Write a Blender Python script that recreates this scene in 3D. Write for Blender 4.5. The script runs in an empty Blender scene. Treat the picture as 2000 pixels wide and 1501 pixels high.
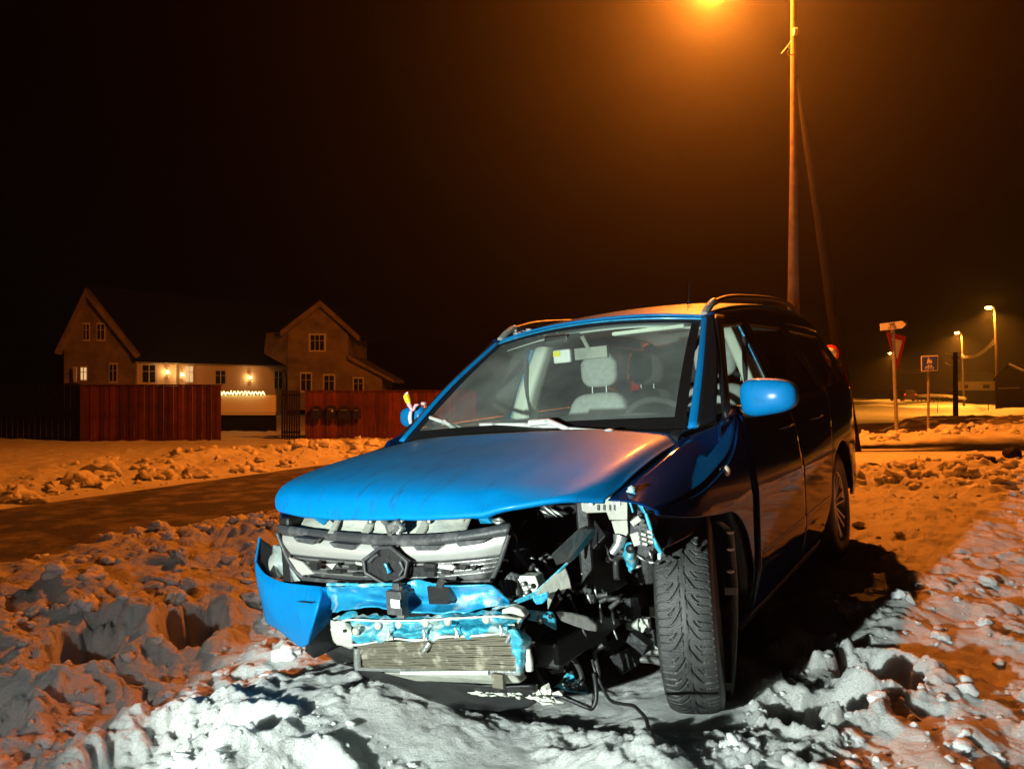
import bpy, bmesh, math, random
import numpy as np
from mathutils import Vector, Matrix
random.seed(7)
FASTG = False
SC = bpy.context.scene
COL = SC.collection
# ---------------------------------------------------------------- camera
CAM_H = 1.2627; PITCH = 0.0071; FPX = 1512.5
cam = bpy.data.objects.new('camera', bpy.data.cameras.new('camera'))
COL.objects.link(cam)
cam.location = (0, 0, CAM_H)
cam.rotation_euler = (math.pi/2 + PITCH, 0, 0)
cam.data.sensor_width = 36; cam.data.lens = FPX/2000*36
cam.data.clip_start = 0.05; cam.data.clip_end = 3000
SC.camera = cam
# ---------------------------------------------------------------- night sky
wd = bpy.data.worlds.new('World'); SC.world = wd; wd.use_nodes = True
bg = wd.node_tree.nodes['Background']
sky = wd.node_tree.nodes.new('ShaderNodeTexSky'); sky.sky_type = 'NISHITA'
sky.sun_disc = False; sky.sun_elevation = math.radians(-9); sky.sun_rotation = math.radians(200)
wd.node_tree.links.new(sky.outputs[0], bg.inputs[0]); bg.inputs[1].default_value = 0.03
SC.view_settings.view_transform = 'Standard'; SC.view_settings.look = 'None'
SC.view_settings.exposure = 0.0; SC.view_settings.gamma = 1
SC.cycles.use_denoising = True
SC.cycles.max_bounces = 6; SC.cycles.diffuse_bounces = 3; SC.cycles.glossy_bounces = 3
SC.cycles.transparent_max_bounces = 12; SC.cycles.volume_bounces = 0
SC.cycles.sample_clamp_indirect = 3.0; SC.cycles.caustics_reflective = False; SC.cycles.caustics_refractive = False

HAZE = 0.0015
SODIUM = (1.0, 0.215, 0.016)
def lamp(name, kind, loc, power, color, target=None, **kw):
    d = bpy.data.lights.new(name, kind); d.energy = power; d.color = color
    for k, v in kw.items(): setattr(d, k, v)
    o = bpy.data.objects.new(name, d); COL.objects.link(o); o.location = loc
    if target is not None:
        o.rotation_euler = (Vector(target)-Vector(loc)).to_track_quat('-Z', 'Y').to_euler()
    return o
LAMP = (4.13, 16.0, 9.62)
lamp('street_light', 'POINT', (LAMP[0], LAMP[1], LAMP[2]-.12), 11500, SODIUM, shadow_soft_size=0.10)
BEAM = (-2.1, -0.55, 1.02)
lamp('torch_beam', 'SPOT', BEAM, 1650, (0.87, 1.0, 0.93), (0.12, 3.1, 0.70), spot_size=math.radians(49), spot_blend=0.36, shadow_soft_size=0.035)
lamp('torch_spill', 'SPOT', BEAM, 190, (0.92, 1.0, 0.95), (-0.6, 1.6, 0.0), spot_size=math.radians(105), spot_blend=0.9, shadow_soft_size=0.05)

# ---------------------------------------------------------------- helpers
def tag(o, label=None, cat=None, group=None, kind=None):
    if label: o['label'] = label
    if cat: o['category'] = cat
    if group: o['group'] = group
    if kind: o['kind'] = kind
    return o
def empty(name, loc=(0,0,0), rz=0):
    o = bpy.data.objects.new(name, None); COL.objects.link(o); o.location = loc; o.rotation_euler = (0,0,rz)
    o.empty_display_size = 0.1
    return o
def obj(name, me, mat=None, parent=None):
    o = bpy.data.objects.new(name, me); COL.objects.link(o)
    if mat is not None:
        for m in (mat if isinstance(mat, (list, tuple)) else [mat]): me.materials.append(m)
    if parent is not None: o.parent = parent
    return o
def grid_faces(nu, nv, closed_u=False, closed_v=False, off=0):
    iu = np.arange(nu if closed_u else nu-1); iv = np.arange(nv if closed_v else nv-1)
    a, b = np.meshgrid(iu, iv, indexing='ij'); a2 = (a+1) % nu; b2 = (b+1) % nv
    return (np.stack([a*nv+b, a2*nv+b, a2*nv+b2, a*nv+b2], -1).reshape(-1, 4) + off)
def mesh_np(name, V, Fq, smooth=True):
    me = bpy.data.meshes.new(name); V = np.asarray(V, np.float32); Fq = np.asarray(Fq, np.int32)
    n, k = Fq.shape
    me.vertices.add(len(V)); me.vertices.foreach_set('co', V.ravel())
    me.loops.add(n*k); me.loops.foreach_set('vertex_index', Fq.ravel())
    me.polygons.add(n); me.polygons.foreach_set('loop_start', np.arange(n, dtype=np.int32)*k)
    me.polygons.foreach_set('use_smooth', np.full(n, smooth))
    me.update(calc_edges=True); me.validate(); return me
SPLIT = {'liner_clip', 'liner_bracket', 'hub_carrier', 'headrest_post', 'air_vent', 'chassis_member', 'mesh_hole', 'chrome_shard', 'bracket_bolt', 'bracket_hole', 'relay', 'relay_cap', 'engine_pipe', 'wiring', 'crushed_part', 'crossmember_hole', 'bent_seam', 'suspension_arm', 'radiator_bracket', 'bracket_edge', 'fragment_fold', 'bumper_opening', 'mirror_bracket', 'badge_frame', 'steering_joint', 'bonnet_catch', 'cable_clamp'}
class MB:
    """collects primitives into one mesh"""
    def __init__(s): s.v = []; s.f = []; s.sm = []; s.mi = []; s.m = 0; s.ranges = []
    def add(s, vs, fs, smooth=False):
        o = len(s.v); s.v += [tuple(map(float, p)) for p in vs]
        for f in fs: s.f.append([i+o for i in f]); s.sm.append(smooth); s.mi.append(s.m)
        s.ranges.append((o, len(s.v)))
        return s
    def box(s, c, d, rot=None, jit=0):
        hx, hy, hz = d[0]/2, d[1]/2, d[2]/2
        vs = [Vector((x, y, z)) for x in (-hx, hx) for y in (-hy, hy) for z in (-hz, hz)]
        if jit: vs = [v + Vector([random.uniform(-jit, jit) for _ in range(3)]) for v in vs]
        if rot is not None: vs = [rot @ v for v in vs]
        c = Vector(c); vs = [v+c for v in vs]
        return s.add(vs, [(0,1,3,2),(4,6,7,5),(0,4,5,1),(2,3,7,6),(0,2,6,4),(1,5,7,3)])
    def tube(s, pts, rad, n=10, cap=True):
        pts = [Vector(p) for p in pts]; rad = rad if isinstance(rad, (list, tuple)) else [rad]*len(pts)
        rings = []; prev = None
        for i, p in enumerate(pts):
            t = (pts[min(i+1, len(pts)-1)] - pts[max(i-1, 0)]).normalized()
            a = prev - t*prev.dot(t) if prev is not None else t.orthogonal()
            if a.length < 1e-6: a = t.orthogonal()
            a.normalize(); prev = a; b = t.cross(a)
            rings.append([p + (a*math.cos(q)+b*math.sin(q))*rad[i] for q in [2*math.pi*k/n for k in range(n)]])
        vs = [v for r in rings for v in r]; fs = []
        for i in range(len(pts)-1):
            for k in range(n): fs.append((i*n+k, i*n+(k+1)%n, (i+1)*n+(k+1)%n, (i+1)*n+k))
        s.add(vs, fs, True)
        if cap: s.add(rings[0], [tuple(range(n))[::-1]]); s.add(rings[-1], [tuple(range(n))])
        return s
    def lathe(s, prof, c=(0,0,0), axis='z', n=24):
        vs = []
        for (r, h) in prof:
            for k in range(n):
                q = 2*math.pi*k/n; a, b = r*math.cos(q), r*math.sin(q)
                vs.append({'z': (a, b, h), 'y': (a, h, b), 'x': (h, a, b)}[axis])
        fs = [(i*n+k, i*n+(k+1)%n, (i+1)*n+(k+1)%n, (i+1)*n+k) for i in range(len(prof)-1) for k in range(n)]
        return s.add([Vector(v)+Vector(c) for v in vs], fs, True)
    def prism(s, poly, d):
        """polygon (3D points) extruded by the vector d"""
        poly = [Vector(p) for p in poly]; d = Vector(d); n = len(poly)
        vs = poly + [p+d for p in poly]
        return s.add(vs, [tuple(range(n))[::-1], tuple(range(n, 2*n))] + [(i, (i+1)%n, n+(i+1)%n, n+i) for i in range(n)])
    def grid(s, P, smooth=True):
        P = np.asarray(P); nu, nv = P.shape[:2]
        return s.add(P.reshape(-1, 3), [tuple(int(i) for i in f) for f in grid_faces(nu, nv)], smooth)
    def build(s, name, mat, parent=None, bevel=0, solid=0, offset=0):
        if name in SPLIT:
            par_ = list(range(len(s.v)))
            def find(a):
                while par_[a] != a: par_[a] = par_[par_[a]]; a = par_[a]
                return a
            for a, b in s.ranges[:]:
                for k in range(a+1, b): par_[find(k)] = find(a)
            key = {}; 
            for i, c in enumerate(s.v):
                q_ = tuple(round(x, 5) for x in c)
                if q_ in key: par_[find(i)] = find(key[q_])
                else: key[q_] = i
            comps = {}
            for f, sm_ in zip(s.f, s.sm): comps.setdefault(find(f[0]), []).append((f, sm_))
            last = None
            for fs in comps.values():
                used = sorted({i for f, _ in fs for i in f}); mp_ = {v: n for n, v in enumerate(used)}
                B2 = MB(); B2.v = [s.v[i] for i in used]; B2.f = [[mp_[i] for i in f] for f, _ in fs]; B2.sm = [q for _, q in fs]; B2.mi = [0]*len(fs)
                last = B2._build(name, mat, parent, bevel, solid, offset)
            return last
        return s._build(name, mat, parent, bevel, solid, offset)
    def _build(s, name, mat, parent=None, bevel=0, solid=0, offset=0):
        me = bpy.data.meshes.new(name); me.from_pydata(s.v, [], s.f)
        for p, q, m in zip(me.polygons, s.sm, s.mi): p.use_smooth = q; p.material_index = m
        bm = bmesh.new(); bm.from_mesh(me); bmesh.ops.recalc_face_normals(bm, faces=bm.faces); bm.to_mesh(me); bm.free()
        o = obj(name, me, mat, parent)
        if solid: m = o.modifiers.new('s', 'SOLIDIFY'); m.thickness = solid; m.offset = offset
        if bevel:
            m = o.modifiers.new('b', 'BEVEL'); m.width = bevel; m.segments = 2; m.limit_method = 'ANGLE'; m.angle_limit = 0.6
        return o
def crom(P, n):
    """Catmull-Rom resample along axis 0"""
    P = np.asarray(P, float); k = len(P)
    if k == 2:
        t = np.linspace(0, 1, n).reshape((-1,)+(1,)*(P.ndim-1)); return P[0]*(1-t)+P[1]*t
    Q = np.concatenate([[2*P[0]-P[1]], P, [2*P[-1]-P[-2]]])
    t = np.linspace(0, k-1, n); i = np.minimum(t.astype(int), k-2); u = (t-i).reshape((-1,)+(1,)*(P.ndim-1))
    a, b, c, d = Q[i], Q[i+1], Q[i+2], Q[i+3]
    return 0.5*((2*b)+(-a+c)*u+(2*a-5*b+4*c-d)*u*u+(-a+3*b-3*c+d)*u**3)
def patch(ctrl, nu, nv):
    A = crom(np.asarray(ctrl, float), nu); B = crom(np.swapaxes(A, 0, 1), nv); return np.swapaxes(B, 0, 1)
def sheet(name, P, mat, parent=None, thick=0.004, offset=-1, sub=0):
    P = np.asarray(P, float); nu, nv = P.shape[:2]
    o = obj(name, mesh_np(name, P.reshape(-1, 3), grid_faces(nu, nv)), mat, parent)
    if thick: m = o.modifiers.new('s', 'SOLIDIFY'); m.thickness = thick; m.offset = offset
    return o
# numpy gradient noise
def _hash(ix, iy, seed):
    h = (ix.astype(np.int64)*374761393 + iy.astype(np.int64)*668265263 + seed*982451653) & 0x7fffffff
    h = ((h ^ (h >> 13))*1274126177) & 0x7fffffff
    return ((h ^ (h >> 16)) & 0xffff)/65535.0
def perlin(x, y, seed=0):
    ix = np.floor(x); iy = np.floor(y); fx = x-ix; fy = y-iy
    u = fx*fx*fx*(fx*(fx*6-15)+10); v = fy*fy*fy*(fy*(fy*6-15)+10)
    def g(a, b):
        t = _hash(ix+a, iy+b, seed)*2*np.pi; return np.cos(t)*(fx-a)+np.sin(t)*(fy-b)
    return 1.5*((g(0,0)*(1-u)+g(1,0)*u)*(1-v)+(g(0,1)*(1-u)+g(1,1)*u)*v)
def fbm(x, y, o=4, seed=0):
    s = 0; a = 1
    for i in range(o): s = s + a*perlin(x, y, seed+i*17); a *= 0.5; x = x*2.03+11.3; y = y*2.03+5.7
    return s
def cells(x, y, seed=0, keep=1.0):
    """rounded lumps: one dome in a share of the cells"""
    ix = np.floor(x); iy = np.floor(y); out = np.zeros_like(x)
    for a in (-1, 0, 1):
        for b in (-1, 0, 1):
            cx = ix+a; cy = iy+b
            px = cx+_hash(cx, cy, seed); py = cy+_hash(cx, cy, seed+1)
            r = 0.35+0.6*_hash(cx, cy, seed+2); k = _hash(cx, cy, seed+3) < keep
            d2 = ((x-px)**2+(y-py)**2)/(r*r)
            out = np.maximum(out, np.where(k, np.sqrt(np.clip(1-d2, 0, 1))*r, 0))
    return out
def sst(a, b, x): t = np.clip((x-a)/(b-a), 0, 1); return t*t*(3-2*t)

# ---------------------------------------------------------------- materials
def mat(name, col, rough=0.5, metal=0.0, coat=0.0, spec=0.5, emit=None, estr=0, bump=None, vary=None, sss=0, coat_rough=0.1, dirt=None, island=False, clad=0):
    m = bpy.data.materials.new(name); m.use_nodes = True; nt = m.node_tree; b = nt.nodes['Principled BSDF']
    b.inputs['Base Color'].default_value = (*col, 1); b.inputs['Roughness'].default_value = rough
    b.inputs['Metallic'].default_value = metal; b.inputs['Coat Weight'].default_value = coat
    b.inputs['Coat Roughness'].default_value = coat_rough; b.inputs['Specular IOR Level'].default_value = spec
    if sss:
        b.inputs['Subsurface Weight'].default_value = sss; b.inputs['Subsurface Radius'].default_value = (1, 1, 1)
        b.inputs['Subsurface Scale'].default_value = 0.035
    if emit: b.inputs['Emission Color'].default_value = (*emit, 1); b.inputs['Emission Strength'].default_value = estr
    tc = None
    def coord():
        nonlocal tc
        if tc is None: tc = nt.nodes.new('ShaderNodeTexCoord')
        return tc.outputs['Object']
    def noise(sc, det=4, ro=0.55):
        n = nt.nodes.new('ShaderNodeTexNoise'); n.inputs['Scale'].default_value = sc
        n.inputs['Detail'].default_value = det; n.inputs['Roughness'].default_value = ro
        nt.links.new(coord(), n.inputs['Vector']); return n
    if vary:                              # (scale, other colour, low, high)
        n = noise(vary[0], 6); r = nt.nodes.new('ShaderNodeMapRange')
        r.inputs[1].default_value = vary[2]; r.inputs[2].default_value = vary[3]
        nt.links.new(n.outputs[0], r.inputs[0])
        mx = nt.nodes.new('ShaderNodeMix'); mx.data_type = 'RGBA'; mx.inputs[6].default_value = (*col, 1); mx.inputs[7].default_value = (*vary[1], 1)
        nt.links.new(r.outputs[0], mx.inputs[0]); nt.links.new(mx.outputs[2], b.inputs['Base Color'])
        if len(vary) > 4:
            r2 = nt.nodes.new('ShaderNodeMapRange'); r2.inputs[1].default_value = vary[2]; r2.inputs[2].default_value = vary[3]
            r2.inputs[3].default_value = rough; r2.inputs[4].default_value = vary[4]
            nt.links.new(n.outputs[0], r2.inputs[0]); nt.links.new(r2.outputs[0], b.inputs['Roughness'])
    if island:                            # every board has weathered a little differently
        ge = nt.nodes.new('ShaderNodeNewGeometry'); r = nt.nodes.new('ShaderNodeMapRange'); r.inputs[3].default_value = .55; r.inputs[4].default_value = 1.35
        nt.links.new(ge.outputs['Random Per Island'], r.inputs[0]); m4 = nt.nodes.new('ShaderNodeMix'); m4.data_type = 'RGBA'; m4.blend_type = 'MULTIPLY'; m4.inputs[0].default_value = 1
        src = b.inputs['Base Color'].links[0].from_socket; nt.links.new(src, m4.inputs[6]); cb_ = nt.nodes.new('ShaderNodeCombineColor')
        for k_ in range(3): nt.links.new(r.outputs[0], cb_.inputs[k_])
        nt.links.new(cb_.outputs[0], m4.inputs[7]); nt.links.new(m4.outputs[2], b.inputs['Base Color'])
    if clad:                              # weatherboards
        sx = nt.nodes.new('ShaderNodeSeparateXYZ'); nt.links.new(coord(), sx.inputs[0]); ma = nt.nodes.new('ShaderNodeMath'); ma.operation = 'MULTIPLY'; ma.inputs[1].default_value = clad
        fr_n = nt.nodes.new('ShaderNodeMath'); fr_n.operation = 'FRACT'; nt.links.new(sx.outputs[2], ma.inputs[0]); nt.links.new(ma.outputs[0], fr_n.inputs[0])
        bp = nt.nodes.new('ShaderNodeBump'); bp.inputs['Distance'].default_value = .08; bp.invert = True; nt.links.new(fr_n.outputs[0], bp.inputs['Height']); nt.links.new(bp.outputs[0], b.inputs['Normal'])
    if dirt:                              # dried streaks of road salt and melt water
        mp = nt.nodes.new('ShaderNodeMapping'); mp.inputs['Scale'].default_value = (1.2, 7, 3); nt.links.new(coord(), mp.inputs[0])
        n = nt.nodes.new('ShaderNodeTexNoise'); n.inputs['Scale'].default_value = 3; n.inputs['Detail'].default_value = 8; n.inputs['Roughness'].default_value = .65; n.inputs['Distortion'].default_value = 1.2
        nt.links.new(mp.outputs[0], n.inputs['Vector']); r = nt.nodes.new('ShaderNodeMapRange'); r.inputs[1].default_value = .56; r.inputs[2].default_value = .72; r.inputs[4].default_value = .6
        nt.links.new(n.outputs[0], r.inputs[0]); m3 = nt.nodes.new('ShaderNodeMix'); m3.data_type = 'RGBA'; m3.inputs[7].default_value = (*dirt, 1)
        src = b.inputs['Base Color'].links[0].from_socket if b.inputs['Base Color'].is_linked else None
        if src: nt.links.new(src, m3.inputs[6])
        else: m3.inputs[6].default_value = (*col, 1)
        nt.links.new(r.outputs[0], m3.inputs[0]); nt.links.new(m3.outputs[2], b.inputs['Base Color'])
    if bump:                              # list of (scale, distance)
        prev = None
        for sc, dist in bump:
            n = noise(sc, 5, 0.6); bp = nt.nodes.new('ShaderNodeBump'); bp.inputs['Distance'].default_value = dist
            nt.links.new(n.outputs[0], bp.inputs['Height'])
            if prev: nt.links.new(prev.outputs[0], bp.inputs['Normal'])
            prev = bp
        nt.links.new(prev.outputs[0], b.inputs['Normal'])
    return m
def emit_mat(name, col, strength):
    m = bpy.data.materials.new(name); m.use_nodes = True; nt = m.node_tree; nt.nodes.clear()
    e = nt.nodes.new('ShaderNodeEmission'); e.inputs[0].default_value = (*col, 1); e.inputs[1].default_value = strength
    o = nt.nodes.new('ShaderNodeOutputMaterial'); nt.links.new(e.outputs[0], o.inputs[0]); return m
def glass_mat(name, tint=(0.8, 0.9, 0.85), ior=1.5, rough=0.02, milk_glare=0.0):
    m = bpy.data.materials.new(name); m.use_nodes = True; nt = m.node_tree; nt.nodes.clear()
    t = nt.nodes.new('ShaderNodeBsdfTransparent'); t.inputs[0].default_value = (*tint, 1)
    g = nt.nodes.new('ShaderNodeBsdfGlossy'); g.inputs['Roughness'].default_value = rough
    f = nt.nodes.new('ShaderNodeFresnel'); ge = nt.nodes.new('ShaderNodeNewGeometry'); mr = nt.nodes.new('ShaderNodeMapRange')
    mr.inputs[3].default_value = ior; mr.inputs[4].default_value = 1/ior; nt.links.new(ge.outputs['Backfacing'], mr.inputs[0]); nt.links.new(mr.outputs[0], f.inputs[0])
    mx = nt.nodes.new('ShaderNodeMixShader'); o = nt.nodes.new('ShaderNodeOutputMaterial')
    nt.links.new(f.outputs[0], mx.inputs[0]); nt.links.new(t.outputs[0], mx.inputs[1]); nt.links.new(g.outputs[0], mx.inputs[2])
    last = mx
    if milk_glare:
        d = nt.nodes.new('ShaderNodeBsdfDiffuse'); d.inputs[0].default_value = (0.75, 0.85, 0.8, 1)
        tc = nt.nodes.new('ShaderNodeTexCoord'); n = nt.nodes.new('ShaderNodeTexNoise'); n.inputs['Scale'].default_value = 2.2; n.inputs['Detail'].default_value = 5
        nt.links.new(tc.outputs['Object'], n.inputs['Vector'])
        r = nt.nodes.new('ShaderNodeMapRange'); r.inputs[1].default_value = .35; r.inputs[2].default_value = .75; r.inputs[3].default_value = milk_glare*.3; r.inputs[4].default_value = milk_glare
        nt.links.new(n.outputs[0], r.inputs[0])
        m2 = nt.nodes.new('ShaderNodeMixShader'); nt.links.new(r.outputs[0], m2.inputs[0]); nt.links.new(mx.outputs[0], m2.inputs[1]); nt.links.new(d.outputs[0], m2.inputs[2]); last = m2
    nt.links.new(last.outputs[0], o.inputs[0]); return m
M = {}
M['snow'] = mat('snow', (0.80, 0.82, 0.81), 0.5, vary=(1.3, (0.66, 0.64, 0.60), 0.45, 0.75), bump=[(40, .032), (110, 0.020), (330, 0.008)], spec=0.35, sss=0.6)
M['clod'] = mat('clod', (0.80, 0.81, 0.82), 0.5, vary=(3.0, (0.6, 0.58, 0.55), 0.45, 0.7), bump=[(70, 0.018), (240, 0.005)], spec=0.35, sss=0.6)
M['road'] = mat('road', (0.06, 0.054, 0.05), 0.62, vary=(2.6, (0.28, 0.25, 0.23), 0.46, 0.72, 0.38), bump=[(25, 0.03), (140, 0.012)])
M['shade_ground'] = mat('shade_ground', (0.12, 0.10, 0.08), 0.9, vary=(1.5, (0.30, 0.28, 0.26), 0.5, 0.7), bump=[(12, .05)])  # dark tone stands for unlit ground: shade put into the colour
M['packed'] = mat('packed', (0.55, 0.53, 0.5), 0.5, vary=(0.8, (0.35, 0.33, 0.31), 0.4, 0.7), bump=[(12, 0.03), (90, 0.01)])
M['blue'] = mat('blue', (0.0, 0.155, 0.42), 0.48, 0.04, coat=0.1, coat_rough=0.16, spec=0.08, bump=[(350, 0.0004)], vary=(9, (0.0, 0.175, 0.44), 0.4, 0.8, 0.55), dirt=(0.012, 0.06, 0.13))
M['blueshade'] = mat('blueshade', (0.001, 0.018, 0.075), 0.5, 0.0, coat=0.7, coat_rough=0.05, spec=0.0)  # same car paint as blue; shade of unlit sides put into the colour
M['raw'] = mat('raw', (0.03, 0.30, 0.42), 0.42, 0.15, coat=0.25, vary=(14, (0.34, 0.44, 0.42), 0.50, 0.62, 0.6), bump=[(30, 0.01)])
M['cyan'] = mat('cyan', (0.015, 0.26, 0.48), 0.36, 0.25, coat=0.6, coat_rough=0.15, vary=(7, (0.35, 0.5, 0.55), 0.58, 0.66, 0.6), bump=[(12, 0.012)])
M['chrome'] = mat('chrome', (0.62, 0.62, 0.58), 0.34, 0.55, vary=(8, (0.5, 0.5, 0.47), 0.4, 0.7, 0.5))
M['darkplast'] = mat('darkplast', (0.035, 0.036, 0.038), 0.5, vary=(12, (0.12, 0.12, 0.12), 0.52, 0.7), bump=[(80, 0.002)])
M['black'] = mat('black', (0.006, 0.006, 0.0065), 0.5, bump=[(50, 0.002)])
M['engine'] = mat('engine', (0.005, 0.005, 0.006), 0.5, 0.0, spec=.25, vary=(9, (0.04, 0.04, 0.04), 0.58, 0.75), bump=[(40, 0.004)])
M['liner'] = mat('liner', (0.012, 0.02, 0.022), 0.45, coat=0.2)
M['greyplast'] = mat('greyplast', (0.33, 0.33, 0.28), 0.5, vary=(10, (0.22, 0.22, 0.2), 0.45, 0.75), bump=[(60, 0.003)])
M['pale'] = mat('pale', (0.42, 0.43, 0.37), 0.5, vary=(12, (0.30, 0.32, 0.30), 0.5, 0.75), bump=[(40, 0.004)])
M['metal'] = mat('metal', (0.42, 0.43, 0.41), 0.38, 0.8, vary=(12, (0.15, 0.15, 0.14), 0.45, 0.7, 0.6), bump=[(40, 0.004)])
M['wiper'] = mat('wiper', (0.55, 0.56, 0.54), 0.45, vary=(20, (0.2, 0.2, 0.2), .55, .7))
M['fin'] = mat('fin', (0.11, 0.098, 0.07), 0.55, 0.3, vary=(22, (0.28, 0.26, 0.2), 0.55, 0.68))
M['rubber'] = mat('rubber', (0.022, 0.022, 0.022), 0.5, vary=(20, (0.05, 0.05, 0.048), 0.45, 0.75), bump=[(200, 0.001)])
M['alloy'] = mat('alloy', (0.55, 0.55, 0.55), 0.3, 0.85)
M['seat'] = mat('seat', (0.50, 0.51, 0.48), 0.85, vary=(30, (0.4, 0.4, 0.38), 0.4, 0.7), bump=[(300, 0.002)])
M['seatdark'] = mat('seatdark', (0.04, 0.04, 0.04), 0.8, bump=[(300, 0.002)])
M['trim'] = mat('trim', (0.75, 0.78, 0.66), 0.7)
M['dash'] = mat('dash', (0.20, 0.21, 0.19), 0.65, bump=[(400, 0.001)])
M['headliner'] = mat('headliner', (0.66, 0.70, 0.62), 0.9)
M['glass'] = glass_mat('glass', (0.90, 0.97, 0.92), 1.5, 0.015, milk_glare=0.2)  # windscreen glare put into the glass as a pale diffuse share
M['sideglass'] = glass_mat('sideglass', (0.86, 0.93, 0.90), 1.45, 0.01)
M['darkglass'] = glass_mat('darkglass', (0.15, 0.17, 0.17), 1.5, 0.01)
M['lens'] = glass_mat('lens', (0.85, 0.95, 0.95), 1.5, 0.05, milk_glare=0.35)
M['redlens'] = mat('redlens', (0.5, 0.01, 0.008), 0.15, coat=1)
M['amber'] = mat('amber', (0.7, 0.55, 0.4), 0.3, coat=1)
M['white'] = mat('white', (0.8, 0.8, 0.78), 0.5)
M['yellow'] = mat('yellow', (0.85, 0.75, 0.02), 0.5)
M['pink'] = mat('pink', (0.85, 0.45, 0.5), 0.5)
M['wood'] = mat('wood', (0.11, 0.085, 0.06), 0.85, spec=.1, vary=(5, (0.07, 0.05, 0.035), 0.4, 0.7), bump=[(20, 0.01)])
M['wooddark'] = mat('wooddark', (0.013, 0.011, 0.009), 0.95, spec=0.02, bump=[(20, 0.01)])
M['steel'] = mat('steel', (0.42, 0.42, 0.42), 0.5, 0.5, vary=(15, (0.3, 0.3, 0.3), 0.4, 0.7))
M['redpaint'] = mat('redpaint', (0.11, 0.024, 0.02), 0.8, spec=.15, island=True, vary=(3, (0.06, 0.014, 0.012), 0.4, 0.7), bump=[(30, 0.004)])
M['dimpaint'] = mat('dimpaint', (0.022, 0.014, 0.011), 0.8, spec=.1, vary=(3, (0.014, 0.009, 0.008), 0.4, 0.7))
M['wallwhite'] = mat('wallwhite', (0.82, 0.72, 0.55), 0.7)
M['wallshade'] = mat('wallshade', (0.38, 0.31, 0.21), 0.85, spec=0.1, clad=5.5, vary=(1.2, (0.19, 0.155, 0.11), 0.4, 0.7))  # same house wall as the porch, its weaker light put into the colour
M['trimwhite'] = mat('trimwhite', (0.75, 0.72, 0.62), 0.6)
M['roofdark'] = mat('roofdark', (0.008, 0.007, 0.006), 0.9, spec=0.05, bump=[(10, 0.02)])
M['dullglass'] = mat('dullglass', (0.02, 0.02, 0.02), 0.15)
M['warm'] = emit_mat('warm', (1.0, 0.55, 0.18), 18)
M['warmwin'] = emit_mat('warmwin', (1.0, 0.6, 0.25), 0.9)
M['fairy'] = emit_mat('fairy', (1.0, 0.8, 0.25), 6)
M['sodium'] = emit_mat('sodium', (1.0, 0.50, 0.08), 60)
M['sodiumfar'] = emit_mat('sodiumfar', (1.0, 0.38, 0.03), 180)
M['red'] = mat('red', (0.5, 0.02, 0.02), 0.5)
M['signblue'] = mat('signblue', (0.06, 0.10, 0.9), 0.4)
M['signwhite'] = mat('signwhite', (0.92, 0.92, 0.92), 0.45)
M['ink'] = mat('ink', (0.01, 0.01, 0.01), 0.6)

# ---------------------------------------------------------------- car frame (f forward, l left, u up)
th, rr, ti = 0.5547, 0.0711, -0.0315
cL = Vector((math.cos(th), -math.sin(th), rr)).normalized()
cF = Vector((-math.sin(th), -math.cos(th), ti)); cF = (cF - cL*cF.dot(cL)).normalized()
cU = cF.cross(cL)
CM = Matrix(((cF.x, cL.x, cU.x, 0.0402), (cF.y, cL.y, cU.y, 3.3029), (cF.z, cL.z, cU.z, 0.0), (0, 0, 0, 1)))
CI = CM.inverted()
def car_of(p): return CI @ Vector(p)
def wray(px, py):
    x = (px-1000)/FPX; y = -(py-750.5)/FPX; cp, sp = math.cos(PITCH), math.sin(PITCH)
    return Vector((x, cp-y*sp, sp+y*cp))
CC = CI @ Vector((0, 0, CAM_H))
def Q(px, py, f):
    """point of the car seen in that direction whose forward coordinate is f"""
    d = CI.to_3x3() @ wray(px, py); t = (f-CC.x)/d.x; p = CC + d*t; return (p.x, p.y, p.z)
def at(px, py, Y):
    d = wray(px, py); return Vector((0, 0, CAM_H)) + d*(Y/d.y)
def at_z(px, py, z):
    d = wray(px, py); return Vector((0, 0, CAM_H)) + d*((z-CAM_H)/d.z)

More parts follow.
